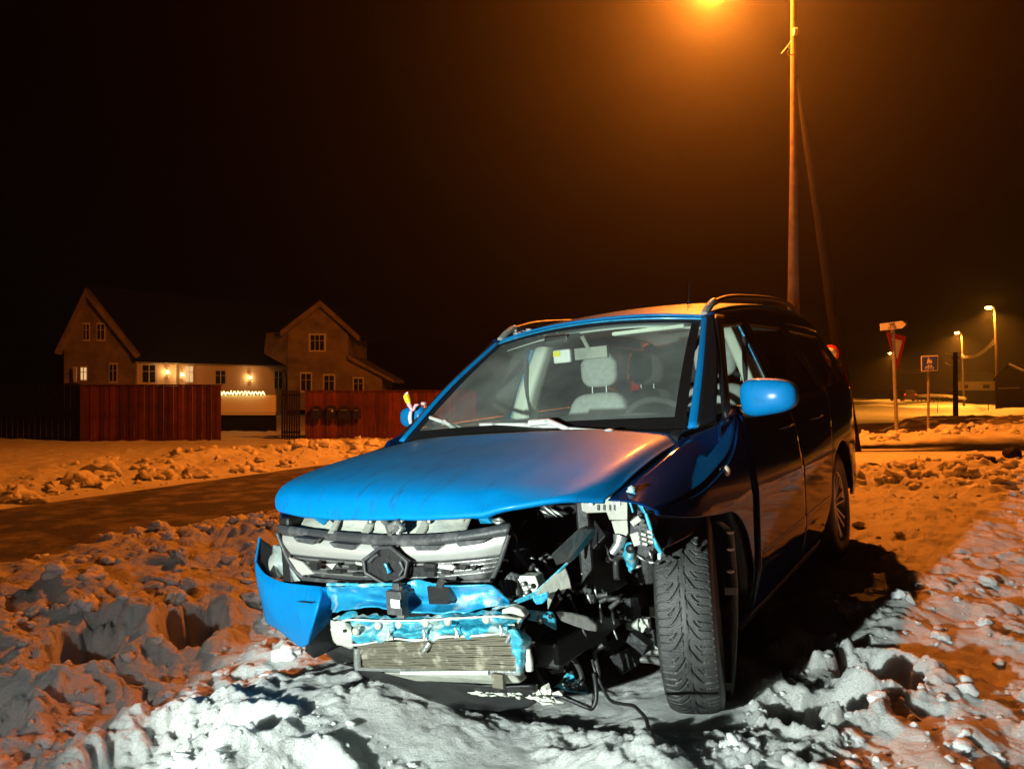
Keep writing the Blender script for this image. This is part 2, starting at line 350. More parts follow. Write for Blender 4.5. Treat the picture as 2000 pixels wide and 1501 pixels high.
# ================================================================ GROUND
def road_near(x, y):      # signed distance past the near kerb of the left road (positive = on the road side)
    n = np.array([-0.80, 0.60]); return (x+3.75)*n[0] + (y-5.8)*n[1]
def road_far(x, y):
    n = np.array([-0.912, 0.41]); return (x+6.15)*n[0] + (y-9.3)*n[1]
PITS = [(-1.98, 3.62, .17, .26, .32), (-1.62, 3.93, .13, .22, .30), (-2.08, 2.92, .20, .26, .30), (-1.2, 2.55, .22, .3, .10), (-2.75, 3.4, .2, .25, .2),
        (1.42, 3.0, .15, .20, .22), (1.28, 3.32, .10, .13, .12), (1.15, 2.72, .10, .12, .12), (0.98, 2.7, .08, .18, .10), (-.62, 2.32, .12, .12, .10), (-0.95, 2.62, .16, .1, .07)]
def height(x, y, fine=True):
    P = [CI[0][0], CI[0][1], CI[0][3]], [CI[1][0], CI[1][1], CI[1][3]]
    f = P[0][0]*x+P[0][1]*y+P[0][2]; l = P[1][0]*x+P[1][1]*y+P[1][2]
    base = 0.03 + cF.z*np.clip(f, -4, 1.2) + cL.z*np.clip(l, -1.2, 1.6)
    z = base - .07*np.clip(l-1.25, 0, 2.6)*sst(9, 5, y)
    # bank the nose has run into
    z = z + 0.16*np.exp(-(((x+0.72)/0.62)**2 + ((y-2.85)/0.62)**2))
    z = z - 0.02*np.exp(-(((x+0.02)/0.3)**2 + ((y-2.5)/0.3)**2))
    z = z + 0.08*np.exp(-(((x-0.42)/0.25)**2 + ((y-2.3)/0.22)**2)) + 0.05*np.exp(-(((x-1.1)/0.3)**2 + ((y-2.2)/0.3)**2))
    # left bank along the road
    rn = road_near(x, y); rf = road_far(x, y)
    bank = sst(-3.0, -1.6, rn)*(1-sst(-1.0, 0.15, rn))
    z = z + 0.26*sst(-0.8, -1.7, x)*sst(-3.6, -1.6, rn)*(1-sst(-1.3, -0.1, rn))*sst(9.5, 6, y)
    onroad = sst(-0.35, 0.12, rn)
    z = z*(1-onroad) + (-0.16)*onroad
    far = sst(-0.1, 0.9, rf)
    z = z + far*(0.26*np.exp(-((rf-1.7)/1.2)**2)*(.75+.5*np.clip(fbm(x*.8, y*.8, 3, 33), -.8, 1)) + 0.02)*sst(40, 18, y)
    # distance to the right: ploughed edge, side road, ditch, far slope
    right = sst(0.5, 3.0, x - 0.25*y + 1.0)
    edge = np.exp(-((y-9.4-0.06*x)/0.9)**2)
    z = z + right*0.09*edge
    sr = sst(10.2, 11.0, y)*(1-sst(15.6, 16.6, y))*right
    z = z*(1-sr) + (0.04)*sr
    berm = np.exp(-((y-17.5)/0.9)**2)*right
    z = z + berm*0.17*(0.6+0.7*np.clip(fbm(x*.6, y*.6, 3, 5), -.6, 1))
    dd = sst(18.5, 26, y)*right
    z = z - dd*0.75 + right*0.75*np.exp(-((y-33)/7.0)**2 - ((x-17.5)/6)**2)
    z = z + right*0.55*np.exp(-((y-22)/2.5)**2 - ((x-14.5)/2.2)**2)
    z = z - (1-right)*0.2*sst(14, 24, y)
    z = z + right*sst(42, 60, y)*(.55*fbm(x*.07, y*.045, 3, 71)+.1)
    # snow texture, none of it on the road or the packed side road
    amp = (1-onroad) + far
    amp = np.clip(amp, 0, 1)*(1-0.93*sr)
    leftish = sst(-0.4, -1.3, x)*sst(12, 7, y) + far*np.exp(-((rf-1.7)/1.6)**2)
    rough = 0.35+0.65*np.clip(leftish, 0, 1)+right*(.5*edge+.3)
    z = z + amp*(0.035*fbm(x*1.3, y*1.3, 3, 1)*rough*1.5)
    if fine:
        wx = x+.05*fbm(x*5, y*5, 3, 3); wy = y+.05*fbm(x*5+7, y*5+3, 3, 13)
        c1 = cells(wx*5.5, wy*5.5, 11, 0.45); c2 = cells(wx*11, wy*11, 21, 0.65); c3 = cells(wx*22, wy*22, 31, 0.75); c4 = cells(wx*45, wy*45, 41, 0.8)
        mask = sst(-0.25, 0.40, fbm(x*.9, y*.9, 3, 9)); mask2 = sst(-0.3, 0.3, fbm(x*2.3, y*2.3, 3, 29))
        smooth_zone = np.exp(-(((x+0.32)/0.42)**4 + ((y-2.48)/0.34)**4))
        rz = 1-.2*sst(.9, 2.0, x)*sst(9, 6, y); mask2 = np.where(x > 1.2, mask2**2, mask2)
        k = amp*(1-0.75*smooth_zone)*(0.3+0.7*rough)*rz
        z = z + k*mask*c1*.060 + k*(.3+.7*mask2)*c2*.040 + amp*(1-.8*smooth_zone)*rz*(.3+.7*mask2)*(c3*.018 + c4*.009 + cells(wx*70, wy*70, 51, .8)*.005*(y < 3.6))
        z = z + amp*(.3+.7*k)*(.030*fbm(x*3.5, y*3.5, 3, 18) + .010*fbm(x*15, y*15, 3, 8)*(.3+mask2))
    for (px, py, sx, sy, dp) in PITS:
        q = np.sqrt(((x-px)/sx)**2+((y-py)/sy)**2) + 0.20*fbm(x*6, y*6, 2, 77) + .12*fbm(x*17, y*17, 3, 78)
        z = z - dp*sst(1.15, 0.65, q) + 0.04*np.exp(-((q-1.35)/.25)**2)
    # wheels sit in hollows
    for (wf, wl) in ((0.02, 0.78), (-2.64, 0.79), (0, -0.78), (-2.64, -.79)):
        q = ((f-wf)/0.30)**2+((l-wl)/0.20)**2
        z = z*(1-np.exp(-q**2)) + np.exp(-q**2)*(0.045+cF.z*wf+cL.z*wl)
    under = sst(.62, .35, np.abs(l))*sst(.55, .25, f)*sst(-3.4, -2.6, f)
    z = np.where(under > 0, z - .75*under*np.clip(z-(base-0.04), 0, 1), z)
    return z
def spaced(a, b, d0, grow, lim=1e9):
    out = [a]; 
    while out[-1] < b: out.append(out[-1]+min(lim, max(d0, grow*abs(out[-1]))))
    return np.array(out)
DET = 2.0 if FASTG else 1.0
ys = np.concatenate([np.arange(-4, 1.6, .15), np.arange(1.6, 3.4, .009*DET), spaced(3.4, 5, .014*DET, 0)[:-1], spaced(5, 20, .01, .0055*DET)[:-1], spaced(20, 900, .1, .02)])
xr = np.concatenate([np.arange(0, 2, .009*DET), spaced(2, 14, .012*DET, .008*DET)[:-1], spaced(14, 900, .1, .04)])
xs = np.concatenate([-xr[:0:-1], xr])
X, Y = np.meshgrid(xs, ys, indexing='ij')
Z = height(X, Y)
ground = obj('snow_ground', mesh_np('snow_ground', np.stack([X, Y, Z], -1).reshape(-1, 3), grid_faces(len(xs), len(ys))), M['snow'])
tag(ground, kind='structure')
# road sheets
def strip(name, rows, m, zoff):
    P = np.array(rows, float)
    o = obj(name, mesh_np(name, P.reshape(-1, 3), grid_faces(P.shape[0], P.shape[1])), m); tag(o, kind='structure'); return o
RN = np.array([-3.75, 5.8]); RNd = np.array([0.60, 0.80]); RF = np.array([-6.15, 9.3]); RFd = np.array([0.41, 0.912])
rows = []
for t in np.linspace(-9, 34, 200):
    a = RN+RNd*t; b = RF+RFd*(t-3.5)
    row = []
    for s_ in np.linspace(0, 1, 40):
        p = a*(1-s_)+b*s_; row.append((p[0], p[1], -0.156+0.012*float(fbm(np.array(p[0]*.7), np.array(p[1]*.7), 2, 3))*1))
    rows.append(row)
# the sheet is lifted just clear of the snow under it
rows = np.array(rows); hz = height(rows[..., 0], rows[..., 1]); rn_ = road_near(rows[..., 0], rows[..., 1]); rf_ = road_far(rows[..., 0], rows[..., 1])
ins = (rn_ > 0.12) & (rf_ < -0.1); rows[..., 2] = np.where(ins, hz+0.006, hz-0.03)
strip('road', rows, M['road'], 0)

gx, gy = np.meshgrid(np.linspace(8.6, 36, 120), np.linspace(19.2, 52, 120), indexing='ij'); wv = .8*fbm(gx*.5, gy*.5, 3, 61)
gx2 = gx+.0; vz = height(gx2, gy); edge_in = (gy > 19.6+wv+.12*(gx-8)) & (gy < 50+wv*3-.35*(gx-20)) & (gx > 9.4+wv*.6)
tag(obj('shade_ground', mesh_np('shade_ground', np.stack([gx2, gy, vz+np.where(edge_in, .008, -.05)], -1).reshape(-1, 3), grid_faces(120, 120)), M['shade_ground']), kind='structure')  # added dark sheet over snow that the lamps should leave unlit
# clods of snow lying about
def ico(sub):
    bm = bmesh.new(); bmesh.ops.create_icosphere(bm, subdivisions=sub, radius=1)
    v = np.array([x.co[:] for x in bm.verts]); f = np.array([[q.index for q in p.verts] for p in bm.faces]); bm.free(); return v, f
IV2, IF2 = ico(3); IV1, IF1 = ico(2)
def lump(v, seed, amt=.35):
    n = np.ones(len(v))
    for i, (fr, a) in enumerate(((1.3, 1), (2.9, .5), (6.1, .22))):
        n = n + amt*a*(perlin(v[:,0]*fr+seed*3.1+i, v[:,1]*fr+v[:,2]*fr*.7+seed, seed+i)+perlin(v[:,2]*fr+9+seed, v[:,0]*fr*.6+v[:,1]*fr+i, seed+5+i))
    return v*n[:, None]
rng = np.random.RandomState(5)
VA = [lump(IV2, k, .55) for k in range(8)]; VB = [lump(IV1, k+20, .5) for k in range(8)]
def scatter(name, pts, m, label, cat):
    Vs = []; Fs = []; off = 0
    for (x, y, r, big) in pts:
        v = (VA if big else VB)[rng.randint(8)]; fc = IF2 if big else IF1
        a = rng.rand()*6.28; ca, sa = math.cos(a), math.sin(a)
        v = v*np.array([1, .6+.5*rng.rand(), .45+.4*rng.rand()])*r
        v = np.stack([v[:,0]*ca-v[:,1]*sa, v[:,0]*sa+v[:,1]*ca, v[:,2]], 1)
        Vs.append((v, x, y, r)); Fs.append(fc+off); off += len(v)
    zz = height(np.array([p[0] for p in pts]), np.array([p[1] for p in pts]))
    Va = np.concatenate([v+np.array([x, y, z+r*.12]) for (v, x, y, r), z in zip(Vs, zz)])
    return tag(obj(name, mesh_np(name, Va, np.concatenate(Fs)), m), label, cat, kind='stuff')
pts = []
def inside_car(x, y, pad=0.0):
    c = car_of((x, y, 0)); return -3.6 < c.x < 0.85+pad and abs(c.y) < 0.95
def add_pts(n, fx, smin, smax, bigr=.035):
    k = 0
    while k < n:
        x, y = fx()
        if inside_car(x, y): continue
        if road_near(x, y) > 0.05 and road_far(x, y) < 0 and rng.rand() > .015: continue
        r = smin*(smax/smin)**(rng.rand()**2.2); pts.append((x, y, r, r > bigr)); k += 1
add_pts(900, lambda: (rng.uniform(-4.2, -.7), rng.uniform(2.2, 6.5)), .008, .07)
def kerb():
    t = rng.uniform(-2.5, 4.5); p = RN+RNd*t; d = abs(rng.normal(0, .35)); return p[0]+.8*d-.05, p[1]-.6*d+.04
add_pts(900, kerb, .008, .06)
def farbank():
    t = rng.uniform(-4, 12); p = RF+RFd*t; d = abs(rng.normal(.9, .8)); return p[0]-.912*d, p[1]+.41*d
add_pts(520, farbank, .02, .2, .07)
add_pts(420, lambda: (rng.uniform(.6, 3.6), rng.uniform(1.9, 4.4)), .006, .05)
add_pts(380, lambda: (rng.uniform(-1.2, 1.6), rng.uniform(1.9, 3.1)), .004, .022)
def redge():
    y = rng.normal(8.9, .9); return rng.uniform(3.2, 9.5), y
add_pts(420, redge, .02, .15, .06)
add_pts(180, lambda: (rng.uniform(2.5, 8), rng.uniform(4.5, 8.5)), .01, .06)
add_pts(120, lambda: (rng.uniform(6.5, 13), rng.normal(17.3, .5)), .03, .22, .06)
scatter('snow_clods', pts, M['clod'], 'broken clods of snow scattered over the banks and the ground', 'snow')
#PART2
# ================================================================ WRECKED CAR
car = bpy.data.objects.new('crashed_car', None); COL.objects.link(car); car.matrix_world = CM
tag(car, 'blue crashed SUV with its bumper, grille and left headlight area torn open', 'car')
def Z1(x, y, f): return Q(480+x/3.0017, 900+y/3.0, f)
def Z2(x, y, f): return Q(960+x/3.0017, 900+y/3.0, f)
SU = [.15, .22, .30, .45, .75, .95, 1.06, 1.12, 1.50, 1.56, 1.63]
SL = [.78, .83, .87, .905, .915, .895, .868, .838, .680, .655, .600]
def side_l(f, u):
    l = np.interp(u, SU, SL)+np.clip((-1.5-f)/1.8, 0, 1)*np.interp(u, [.7, .95, 1.12, 1.3, 1.5, 1.6], [0, .025, .075, .095, .075, .045]); k = 1-.10*np.clip((f-.1)/.7, 0, 2)**2-.06*np.clip((-3.0-f)/.55, 0, 2)**2
    return l*k
def side_panel(name, bot, top, s, m, nu=40, nv=24, thick=.018, inset=0, parent=car, smooth=True):
    B = crom(bot, nu) if smooth else crom(bot, nu); T = crom(top, nu); w = np.linspace(0, 1, nv)[None, :, None]
    P = B[:, None]*(1-w)+T[:, None]*w; f, u = P[..., 0], P[..., 1]
    G = np.stack([f, s*(side_l(f, u)-inset), u], -1)
    return sheet(name, G, m, parent, thick, 1 if s > 0 else -1)
def ring_panel(name, outer, inner, s, m, n=14, thick=.02, inset=0):
    outer = outer+outer[:1]; inner = inner+inner[:1]; A = []; B = []
    for k in range(len(outer)-1):
        for t in np.linspace(0, 1, n, endpoint=False):
            A.append([outer[k][i]*(1-t)+outer[k+1][i]*t for i in (0, 1)]); B.append([inner[k][i]*(1-t)+inner[k+1][i]*t for i in (0, 1)])
    A.append(A[0]); B.append(B[0]); A = np.array(A); B = np.array(B); w = np.linspace(0, 1, 4)[None, :, None]
    P = A[:, None]*(1-w)+B[:, None]*w
    G = np.stack([P[..., 0], s*(side_l(P[..., 0], P[..., 1])-inset), P[..., 1]], -1)
    return sheet(name, G, m, car, thick, 0)
FDW = [(-.46, 1.105), (-1.02, 1.495), (-1.43, 1.525), (-1.37, 1.12)]
RDW = [(-1.52, 1.12), (-1.56, 1.53), (-2.20, 1.525), (-2.36, 1.13)]
QW = [(-2.50, 1.14), (-2.36, 1.52), (-3.08, 1.49), (-3.28, 1.19)]
for s in (1, -1):
    nmS = 'left' if s > 0 else 'right'
    if s > 0:
        fb = [(.52, .832), (.30, .785), (.05, .752), (-.18, .72), (-.33, .62), (-.41, .46), (-.44, .27)]
        ft = [(.52, .845), (.38, .845), (.20, .850), (.0, .872), (-.2, .915), (-.36, .985), (-.50, 1.08)]
    else:
        fb = [(.44, .72), (.34, .70), (.20, .74), (-.02, .78), (-.25, .72), (-.41, .46), (-.44, .27)]
        ft = [(.46, .86), (.38, .88), (.25, .91), (.0, .99), (-.2, 1.02), (-.36, 1.05), (-.50, 1.08)]
    fe = side_panel('fender', fb, ft, s, M['blueshade'], 60, 20, .006)
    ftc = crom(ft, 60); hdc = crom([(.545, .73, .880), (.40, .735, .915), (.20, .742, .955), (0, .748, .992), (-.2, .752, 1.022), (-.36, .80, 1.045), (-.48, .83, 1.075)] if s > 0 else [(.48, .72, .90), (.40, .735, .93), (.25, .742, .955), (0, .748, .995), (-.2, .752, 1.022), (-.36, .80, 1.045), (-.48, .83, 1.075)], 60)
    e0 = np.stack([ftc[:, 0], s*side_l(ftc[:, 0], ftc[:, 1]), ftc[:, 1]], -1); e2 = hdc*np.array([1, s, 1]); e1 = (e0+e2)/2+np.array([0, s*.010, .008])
    sheet('fender_top', patch(np.stack([e0, e1, e2], 1), 60, 8), M['blueshade'], fe, .004, 0)
    fd = side_panel('front_door', [(-.45, .27), (-.9, .26), (-1.40, .27)], [(-.507, 1.08), (-.95, 1.095), (-1.42, 1.10)], s, M['blueshade'])
    rd = side_panel('rear_door', [(-1.408, .27), (-1.7, .27), (-2.0, .29), (-2.13, .42), (-2.22, .60)], [(-1.428, 1.10), (-1.7, 1.105), (-2.0, 1.11), (-2.25, 1.115), (-2.44, 1.12)], s, M['blueshade'])
    side_panel('rear_quarter_panel', [(-2.228, .61), (-2.40, .74), (-2.64, .785), (-2.88, .74), (-3.0, .60), (-3.08, .38), (-3.46, .36)], [(-2.448, 1.12), (-2.6, 1.12), (-2.8, 1.125), (-3.0, 1.125), (-3.15, 1.13), (-3.3, 1.13), (-3.47, 1.14)], s, M['blueshade'])
    side_panel('sill', [(-.46, .19), (-2.1, .19)], [(-.46, .262), (-2.05, .262)], s, M['darkplast'], 20, 4)
    # pressed swage and protective moulding on the doors
    for (d, a, b) in ((fd, -.52, -1.36), (rd, -1.46, -2.1)):
        B = MB(); B.tube([(f, s*(side_l(f, .50)+.004), .50) for f in np.linspace(a, b, 12)], .017, 8); B.build('side_moulding', M['blueshade'], d)
        hx = b+.14; B = MB()
        B.tube([(hx+.10, s*(side_l(hx, .985)), .985), (hx+.07, s*(side_l(hx, .985)+.035), .987), (hx-.07, s*(side_l(hx, .985)+.035), .989), (hx-.10, s*side_l(hx, .985), .989)], .011, 8)
        B.build('door_handle', M['blueshade'], d)
    ring_panel('door_frame', [(-.36, 1.08), (-1.0, 1.56), (-1.49, 1.575), (-1.44, 1.10)], FDW, s, M['black'])
    ring_panel('door_frame', [(-1.44, 1.10), (-1.49, 1.575), (-2.28, 1.575), (-2.46, 1.10)], RDW, s, M['black'])
    ring_panel('quarter_frame', [(-2.455, 1.10), (-2.285, 1.572), (-3.20, 1.53), (-3.47, 1.12)], QW, s, M['blueshade'])
    for nm, w, mm in (('front_side_window', FDW, 'sideglass'), ('rear_side_window', RDW, 'darkglass'), ('quarter_window', QW, 'darkglass')):
        side_panel(nm, [w[0], w[3]], [w[1], w[2]], s, M[mm], 12, 10, 0, .008)
    # roof side strip with drip channel, A-pillar
    fr = np.linspace(-.99, -3.42, 30); lo = np.stack([fr, s*side_l(fr, 1.565-.02*np.clip((-2.9-fr)/.5, 0, 1)), 1.565-.02*np.clip((-2.9-fr)/.5, 0, 1)], -1)
    ue = np.interp(-fr, [.99, 1.3, 1.8, 2.5, 3.1, 3.42], [1.552, 1.605, 1.655, 1.685, 1.665, 1.60])
    hi = np.stack([fr, s*(.598+.045*np.clip((-1.5-fr)/1.8, 0, 1)), ue], -1); mid = (lo+hi)/2+np.array([0, s*.012, .012])
    sheet('roof_side', patch(np.stack([lo, mid, hi], 1), 40, 8), M['blueshade'], car, .01, 0)
    A1 = [(-.235, s*.742, 1.05), (-.60, s*.682, 1.312), (-.985, s*.600, 1.553)]
    A2 = [(-.242, s*.774, 1.052), (-.605, s*.708, 1.318), (-.992, s*.622, 1.560)]
    A3 = [(-.33, s*.825, 1.072), (-.66, s*.755, 1.322), (-1.005, s*.648, 1.560)]
    sheet('front_pillar', patch([A1, [tuple(np.array(a)*.5+np.array(b)*.5+(.006, 0, .004)) for a, b in zip(A1, A2)], A2], 8, 26), M['blue'], car, .012, 0)
    sheet('pillar_side', patch([A2, A3], 6, 26), M['black'], car, .012, 0)
    side_panel('pillar_base_cover', [(-.20, 1.0), (-.50, 1.075)], [(-.25, 1.055), (-.50, 1.12)], s, M['blueshade'], 8, 5, .004, .012)
    # B-pillar: painted flange outside, pale trim inside
    B = MB(); B.prism([(-1.40, s*.80, 1.10), (-1.46, s*.80, 1.10), (-1.50, s*.64, 1.52), (-1.44, s*.64, 1.52)], (0, s*.028, 0)); B.build('door_pillar', M['cyan'], car)
    B = MB(); B.grid(patch([[(-1.40, s*.80, .60), (-1.40, s*.81, 1.10), (-1.46, s*.63, 1.54)], [(-1.39, s*.70, .60), (-1.38, s*.70, 1.10), (-1.45, s*.555, 1.53)], [(-1.52, s*.69, .6), (-1.50, s*.69, 1.10), (-1.54, s*.55, 1.53)]], 10, 14)); B.build('pillar_trim', M['trim'], car, solid=.01)
    B = MB(); B.tube([(-1.40, s*.685, 1.46), (-1.38, s*.68, 1.3), (-1.42, s*.68, 1.0), (-1.5, s*.6, .7)], .012, 6); B.build('seat_belt', M['seatdark'], car)
    # inner door skin
    side_panel('door_lining', [(-.45, .35), (-2.2, .35)], [(-.45, 1.09), (-2.3, 1.10)], s, M['dash'], 14, 10, .01, .07)
# indicator repeater
B = MB(); B.lathe([(0, .014), (.014, .012), (.021, .005), (.022, 0)], (0, 0, 0), 'y', 20)
o = B.build('side_repeater', M['amber'], car); o.location = (-.155, .905, .887)
# roof
rf = [-.99, -1.3, -1.8, -2.5, -3.1, -3.42]; rc = [1.600, 1.660, 1.712, 1.738, 1.722, 1.655]; re = [1.552, 1.605, 1.655, 1.685, 1.665, 1.60]
ctrl = []
for f, c, e in zip(rf, rc, re):
    k = 1+.075*min(1, max(0, (-1.5-f)/1.8))
    ctrl.append([(f+(.07 if f > -1.1 else 0)*(1-q*q), .60*q*k, e+(c-e)*(1-abs(q)**2.4)) for q in (-1, -.85, -.5, 0, .5, .85, 1)])
sheet('roof', patch(ctrl, 60, 40), M['blue'], car, .012, -1)
sheet('headliner', patch([[(f-.03+(.05 if f > -1.1 else 0)*(1-q*q), .575*q, e-.05+(c-e)*(1-abs(q)**2.4)) for q in (-1, -.5, 0, .5, 1)] for f, c, e in zip(rf, rc, re)], 20, 12), M['headliner'], car, .005, 0)
for s in (1, -1):
    B = MB(); pts_ = [(-1.02, s*.606, 1.578), (-1.10, s*.606, 1.617), (-1.22, s*.606, 1.648), (-1.45, s*.61, 1.684), (-1.8, s*.615, 1.710), (-2.4, s*.625, 1.738), (-2.9, s*.625, 1.730), (-3.15, s*.62, 1.672)]
    P = crom(pts_, 40); 
    B.tube([tuple(p) for p in P], .016, 10)
    r_ = B.build('roof_rail', M['black'], car)
    B = MB(); B.tube([(-1.0, s*.604, 1.566), (-1.06, s*.605, 1.600), (-1.13, s*.606, 1.632), (-1.18, s*.606, 1.648)], [.020, .021, .020, .018], 10); B.build('rail_end_cap', M['greyplast'], r_)
B = MB(); B.tube([(-1.40, .40, 1.69), (-1.43, .40, 1.80)], [.0035, .0018], 6); B.lathe([(.014, 0), (.012, .012), (.004, .02)], (-1.40, .40, 1.672), 'z', 12); B.build('aerial', M['black'], car)
# windscreen
def W(s, t, off=0.0):
    q = 1-s*s; f0, f1 = -.235+.13*q, -.985+.07*q; l = (.738*(1-t)+.598*t)*s; u0, u1 = 1.048+.012*q, 1.545+.045*q
    bl = .018*math.sin(math.pi*t)+off
    return (f0*(1-t)+f1*t+bl*.55, l, u0*(1-t)+u1*t+bl*.83)
def wgrid(s0, s1, t0, t1, nu, nv, off): return [[W(s0+(s1-s0)*i/(nu-1), t0+(t1-t0)*j/(nv-1), off) for j in range(nv)] for i in range(nu)]
ws = sheet('windscreen', wgrid(-.985, .985, .01, .985, 30, 24, 0), M['glass'], car, 0)
for i, a in enumerate([(-.99, -.925, .005, .99, 4, 20), (.925, .99, .005, .99, 4, 20), (-.93, .93, .005, .085, 24, 4), (-.93, .93, .945, .99, 24, 4)]):
    sheet('glass_border', wgrid(*a, .003), M['black'], ws, 0)
B = MB(); B.tube([W(s_, .992, .006) for s_ in np.linspace(-1, 1, 24)], .006, 6); B.build('windscreen_seal', M['cyan'], ws)
# cowl
sheet('cowl', patch([[(-.235+.13*(1-s_*s_)-.02, .74*s_, 1.046+.01*(1-s_*s_)) for s_ in (-1, -.5, 0, .5, 1)], [(-.12+.11*(1-s_*s_), .74*s_, 1.028+.012*(1-s_*s_)) for s_ in (-1, -.5, 0, .5, 1)], [(-.10+.11*(1-s_*s_), .74*s_, .98) for s_ in (-1, -.5, 0, .5, 1)]], 8, 30), M['darkplast'], car, .004, 0)
# bonnet
L7 = [-.745, -.66, -.36, 0, .36, .66, .745]
hood = [
 [(f, l, u) for f, l, u in zip([-.185, -.15, -.045, -.015, -.045, -.15, -.185], L7, [1.018, 1.045, 1.070, 1.076, 1.070, 1.042, 1.010])],
 [(f, l, u) for f, l, u in zip([.12, .13, .16, .17, .16, .13, .11], L7, [.995, 1.022, 1.047, 1.040, 1.045, 1.015, .978])],
 [(f, l, u) for f, l, u in zip([.36, .38, .40, .41, .40, .37, .33], [-.74, -.66, -.36, 0, .36, .66, .74], [.970, .992, 1.012, 1.006, 1.006, .978, .938])],
 [(f, l, u) for f, l, u in zip([.53, .57, .61, .62, .60, .53, .46], [-.735, -.655, -.35, 0, .35, .655, .735], [.938, .957, .968, .970, .965, .945, .905])],
 [(f, l, u) for f, l, u in zip([.60, .655, .71, .735, .725, .64, .53], [-.725, -.64, -.35, 0, .34, .63, .73], [.905, .917, .921, .926, .927, .925, .890])],
 [(f, l, u) for f, l, u in zip([.625, .69, .748, .782, .785, .71, .56], [-.71, -.61, -.33, 0, .33, .61, .725], [.878, .862, .855, .862, .873, .905, .882])],
 [(f, l, u) for f, l, u in zip([.615, .678, .738, .772, .775, .70, .55], [-.70, -.60, -.33, 0, .33, .60, .72], [.868, .848, .840, .848, .860, .895, .876])]]
HP = patch(hood, 70, 90)
HP[..., 2] -= .012*np.exp(-((HP[..., 1]-.40)**2+(HP[..., 0]-.745)**2)/.0012)     # small dent in the lip
HP[..., 2] += .0015*np.sin(HP[..., 1]*31)*np.exp(-((HP[..., 0]-.6)/.2)**2)
sheet('bonnet', HP, M['blue'], car, .006, 1)
# wipers
wp = MB()
wp.tube([Q(840, 815, -.33), Q(872, 826, -.29), Q(925, 846, -.235)], [.009, .012, .008], 8)
wp.tube([Q(868, 822, -.28), Q(905, 850, -.20), Q(940, 860, -.13), Q(1005, 862, -.06)], [.010, .012, .011, .012], 8)
wp.build('wiper', M['wiper'], car)
wp = MB()
wp.tube([Q(938, 829, -.20), Q(1050, 830, -.15), Q(1165, 841, -.16)], [.009, .013, .008], 8)
wp.tube([Q(1035, 826, -.13), Q(1072, 823, -.12), Q(1110, 838, -.10), Q(1190, 846, -.07)], [.016, .014, .011, .014], 8)
wp.lathe([(.001, .02), (.02, .016), (.024, 0)], Q(1190, 846, -.07), 'z', 12)
wp.build('wiper', M['wiper'], car)
# mirrors
def blob(n1, n2, rx, ry, rz, e=.75, prm=None):
    V = []
    for i in range(n1+1):
        a = -math.pi/2+math.pi*i/n1
        for j in range(n2):
            b = 2*math.pi*j/n2; c = lambda t: math.copysign(abs(t)**e, t)
            V.append((rx*c(math.cos(a))*c(math.cos(b)), ry*c(math.cos(a))*c(math.sin(b)), rz*c(math.sin(a))))
    return V, [tuple(int(q) for q in f) for f in grid_faces(n1+1, n2, False, True)]
def mirror(s):
    V, Fs = blob(16, 28, .066, .116, .076, .62)
    V = [(x-.04*abs(y)*(y*s < 0), y, z*(1-.18*(y*s/.128))) for x, y, z in V]
    B = MB(); B.add(V, Fs, True); o = B.build('door_mirror', M['blue'], car); o.location = (-.52, s*1.0, 1.152)
    if s < 0: o.location = (-.60, -.955, 1.165); o.scale = (.8, .7, .8)
    B = MB(); B.prism([(-.02, -s*.09, -.06), (-.06, -s*.09, -.07), (-.10, -s*.17, -.075), (-.02, -s*.17, -.07)], (0, 0, .03)); B.tube([(-.03, -s*.06, -.055), (-.04, -s*.16, -.06)], .03, 10); B.build('mirror_stalk', M['black'], o)
    B = MB(); B.add([(x*.05/.075-.05, y*.93, z*.9) for x, y, z in V], Fs, True); B.build('mirror_glass', M['darkplast'], o)
    return o
mirror(1); mr = mirror(-1)
# broken mirror shell and hanging repeater on the far side
def loc_of(o, p): return tuple(Vector(p)-o.location)
B = MB(); B.tube([loc_of(mr, Q(803, 800, -.50)), loc_of(mr, Q(800, 815, -.5)), loc_of(mr, Q(802, 828, -.5)), loc_of(mr, Q(808, 834, -.5))], [.012, .016, .014, .006], 8); B.build('mirror_shell', M['white'], mr)
B = MB(); B.tube([loc_of(mr, Q(808, 800, -.50)), loc_of(mr, Q(802, 790, -.5)), loc_of(mr, Q(797, 782, -.5))], [.012, .012, .018], 8)
B.tube([loc_of(mr, Q(810, 797, -.50)), loc_of(mr, Q(816, 785, -.5)), loc_of(mr, Q(824, 783, -.5))], [.010, .012, .006], 8); B.tube([loc_of(mr, Q(832, 781, -.55)), loc_of(mr, Q(842, 781, -.55))], .012, 8); B.build('mirror_bracket', M['pink'], mr)
B = MB(); B.tube([loc_of(mr, Q(799, 783, -.50)), loc_of(mr, Q(795, 775, -.5)), loc_of(mr, Q(790, 763, -.5)), loc_of(mr, Q(787, 760, -.5))], [.012, .022, .024, .014], 10); B.build('hanging_indicator', M['yellow'], mr)
B = MB(); B.tube([loc_of(mr, Q(790, 761, -.50)), loc_of(mr, Q(794, 753, -.5))], [.016, .006], 8); B.build('indicator_plug', M['white'], mr)

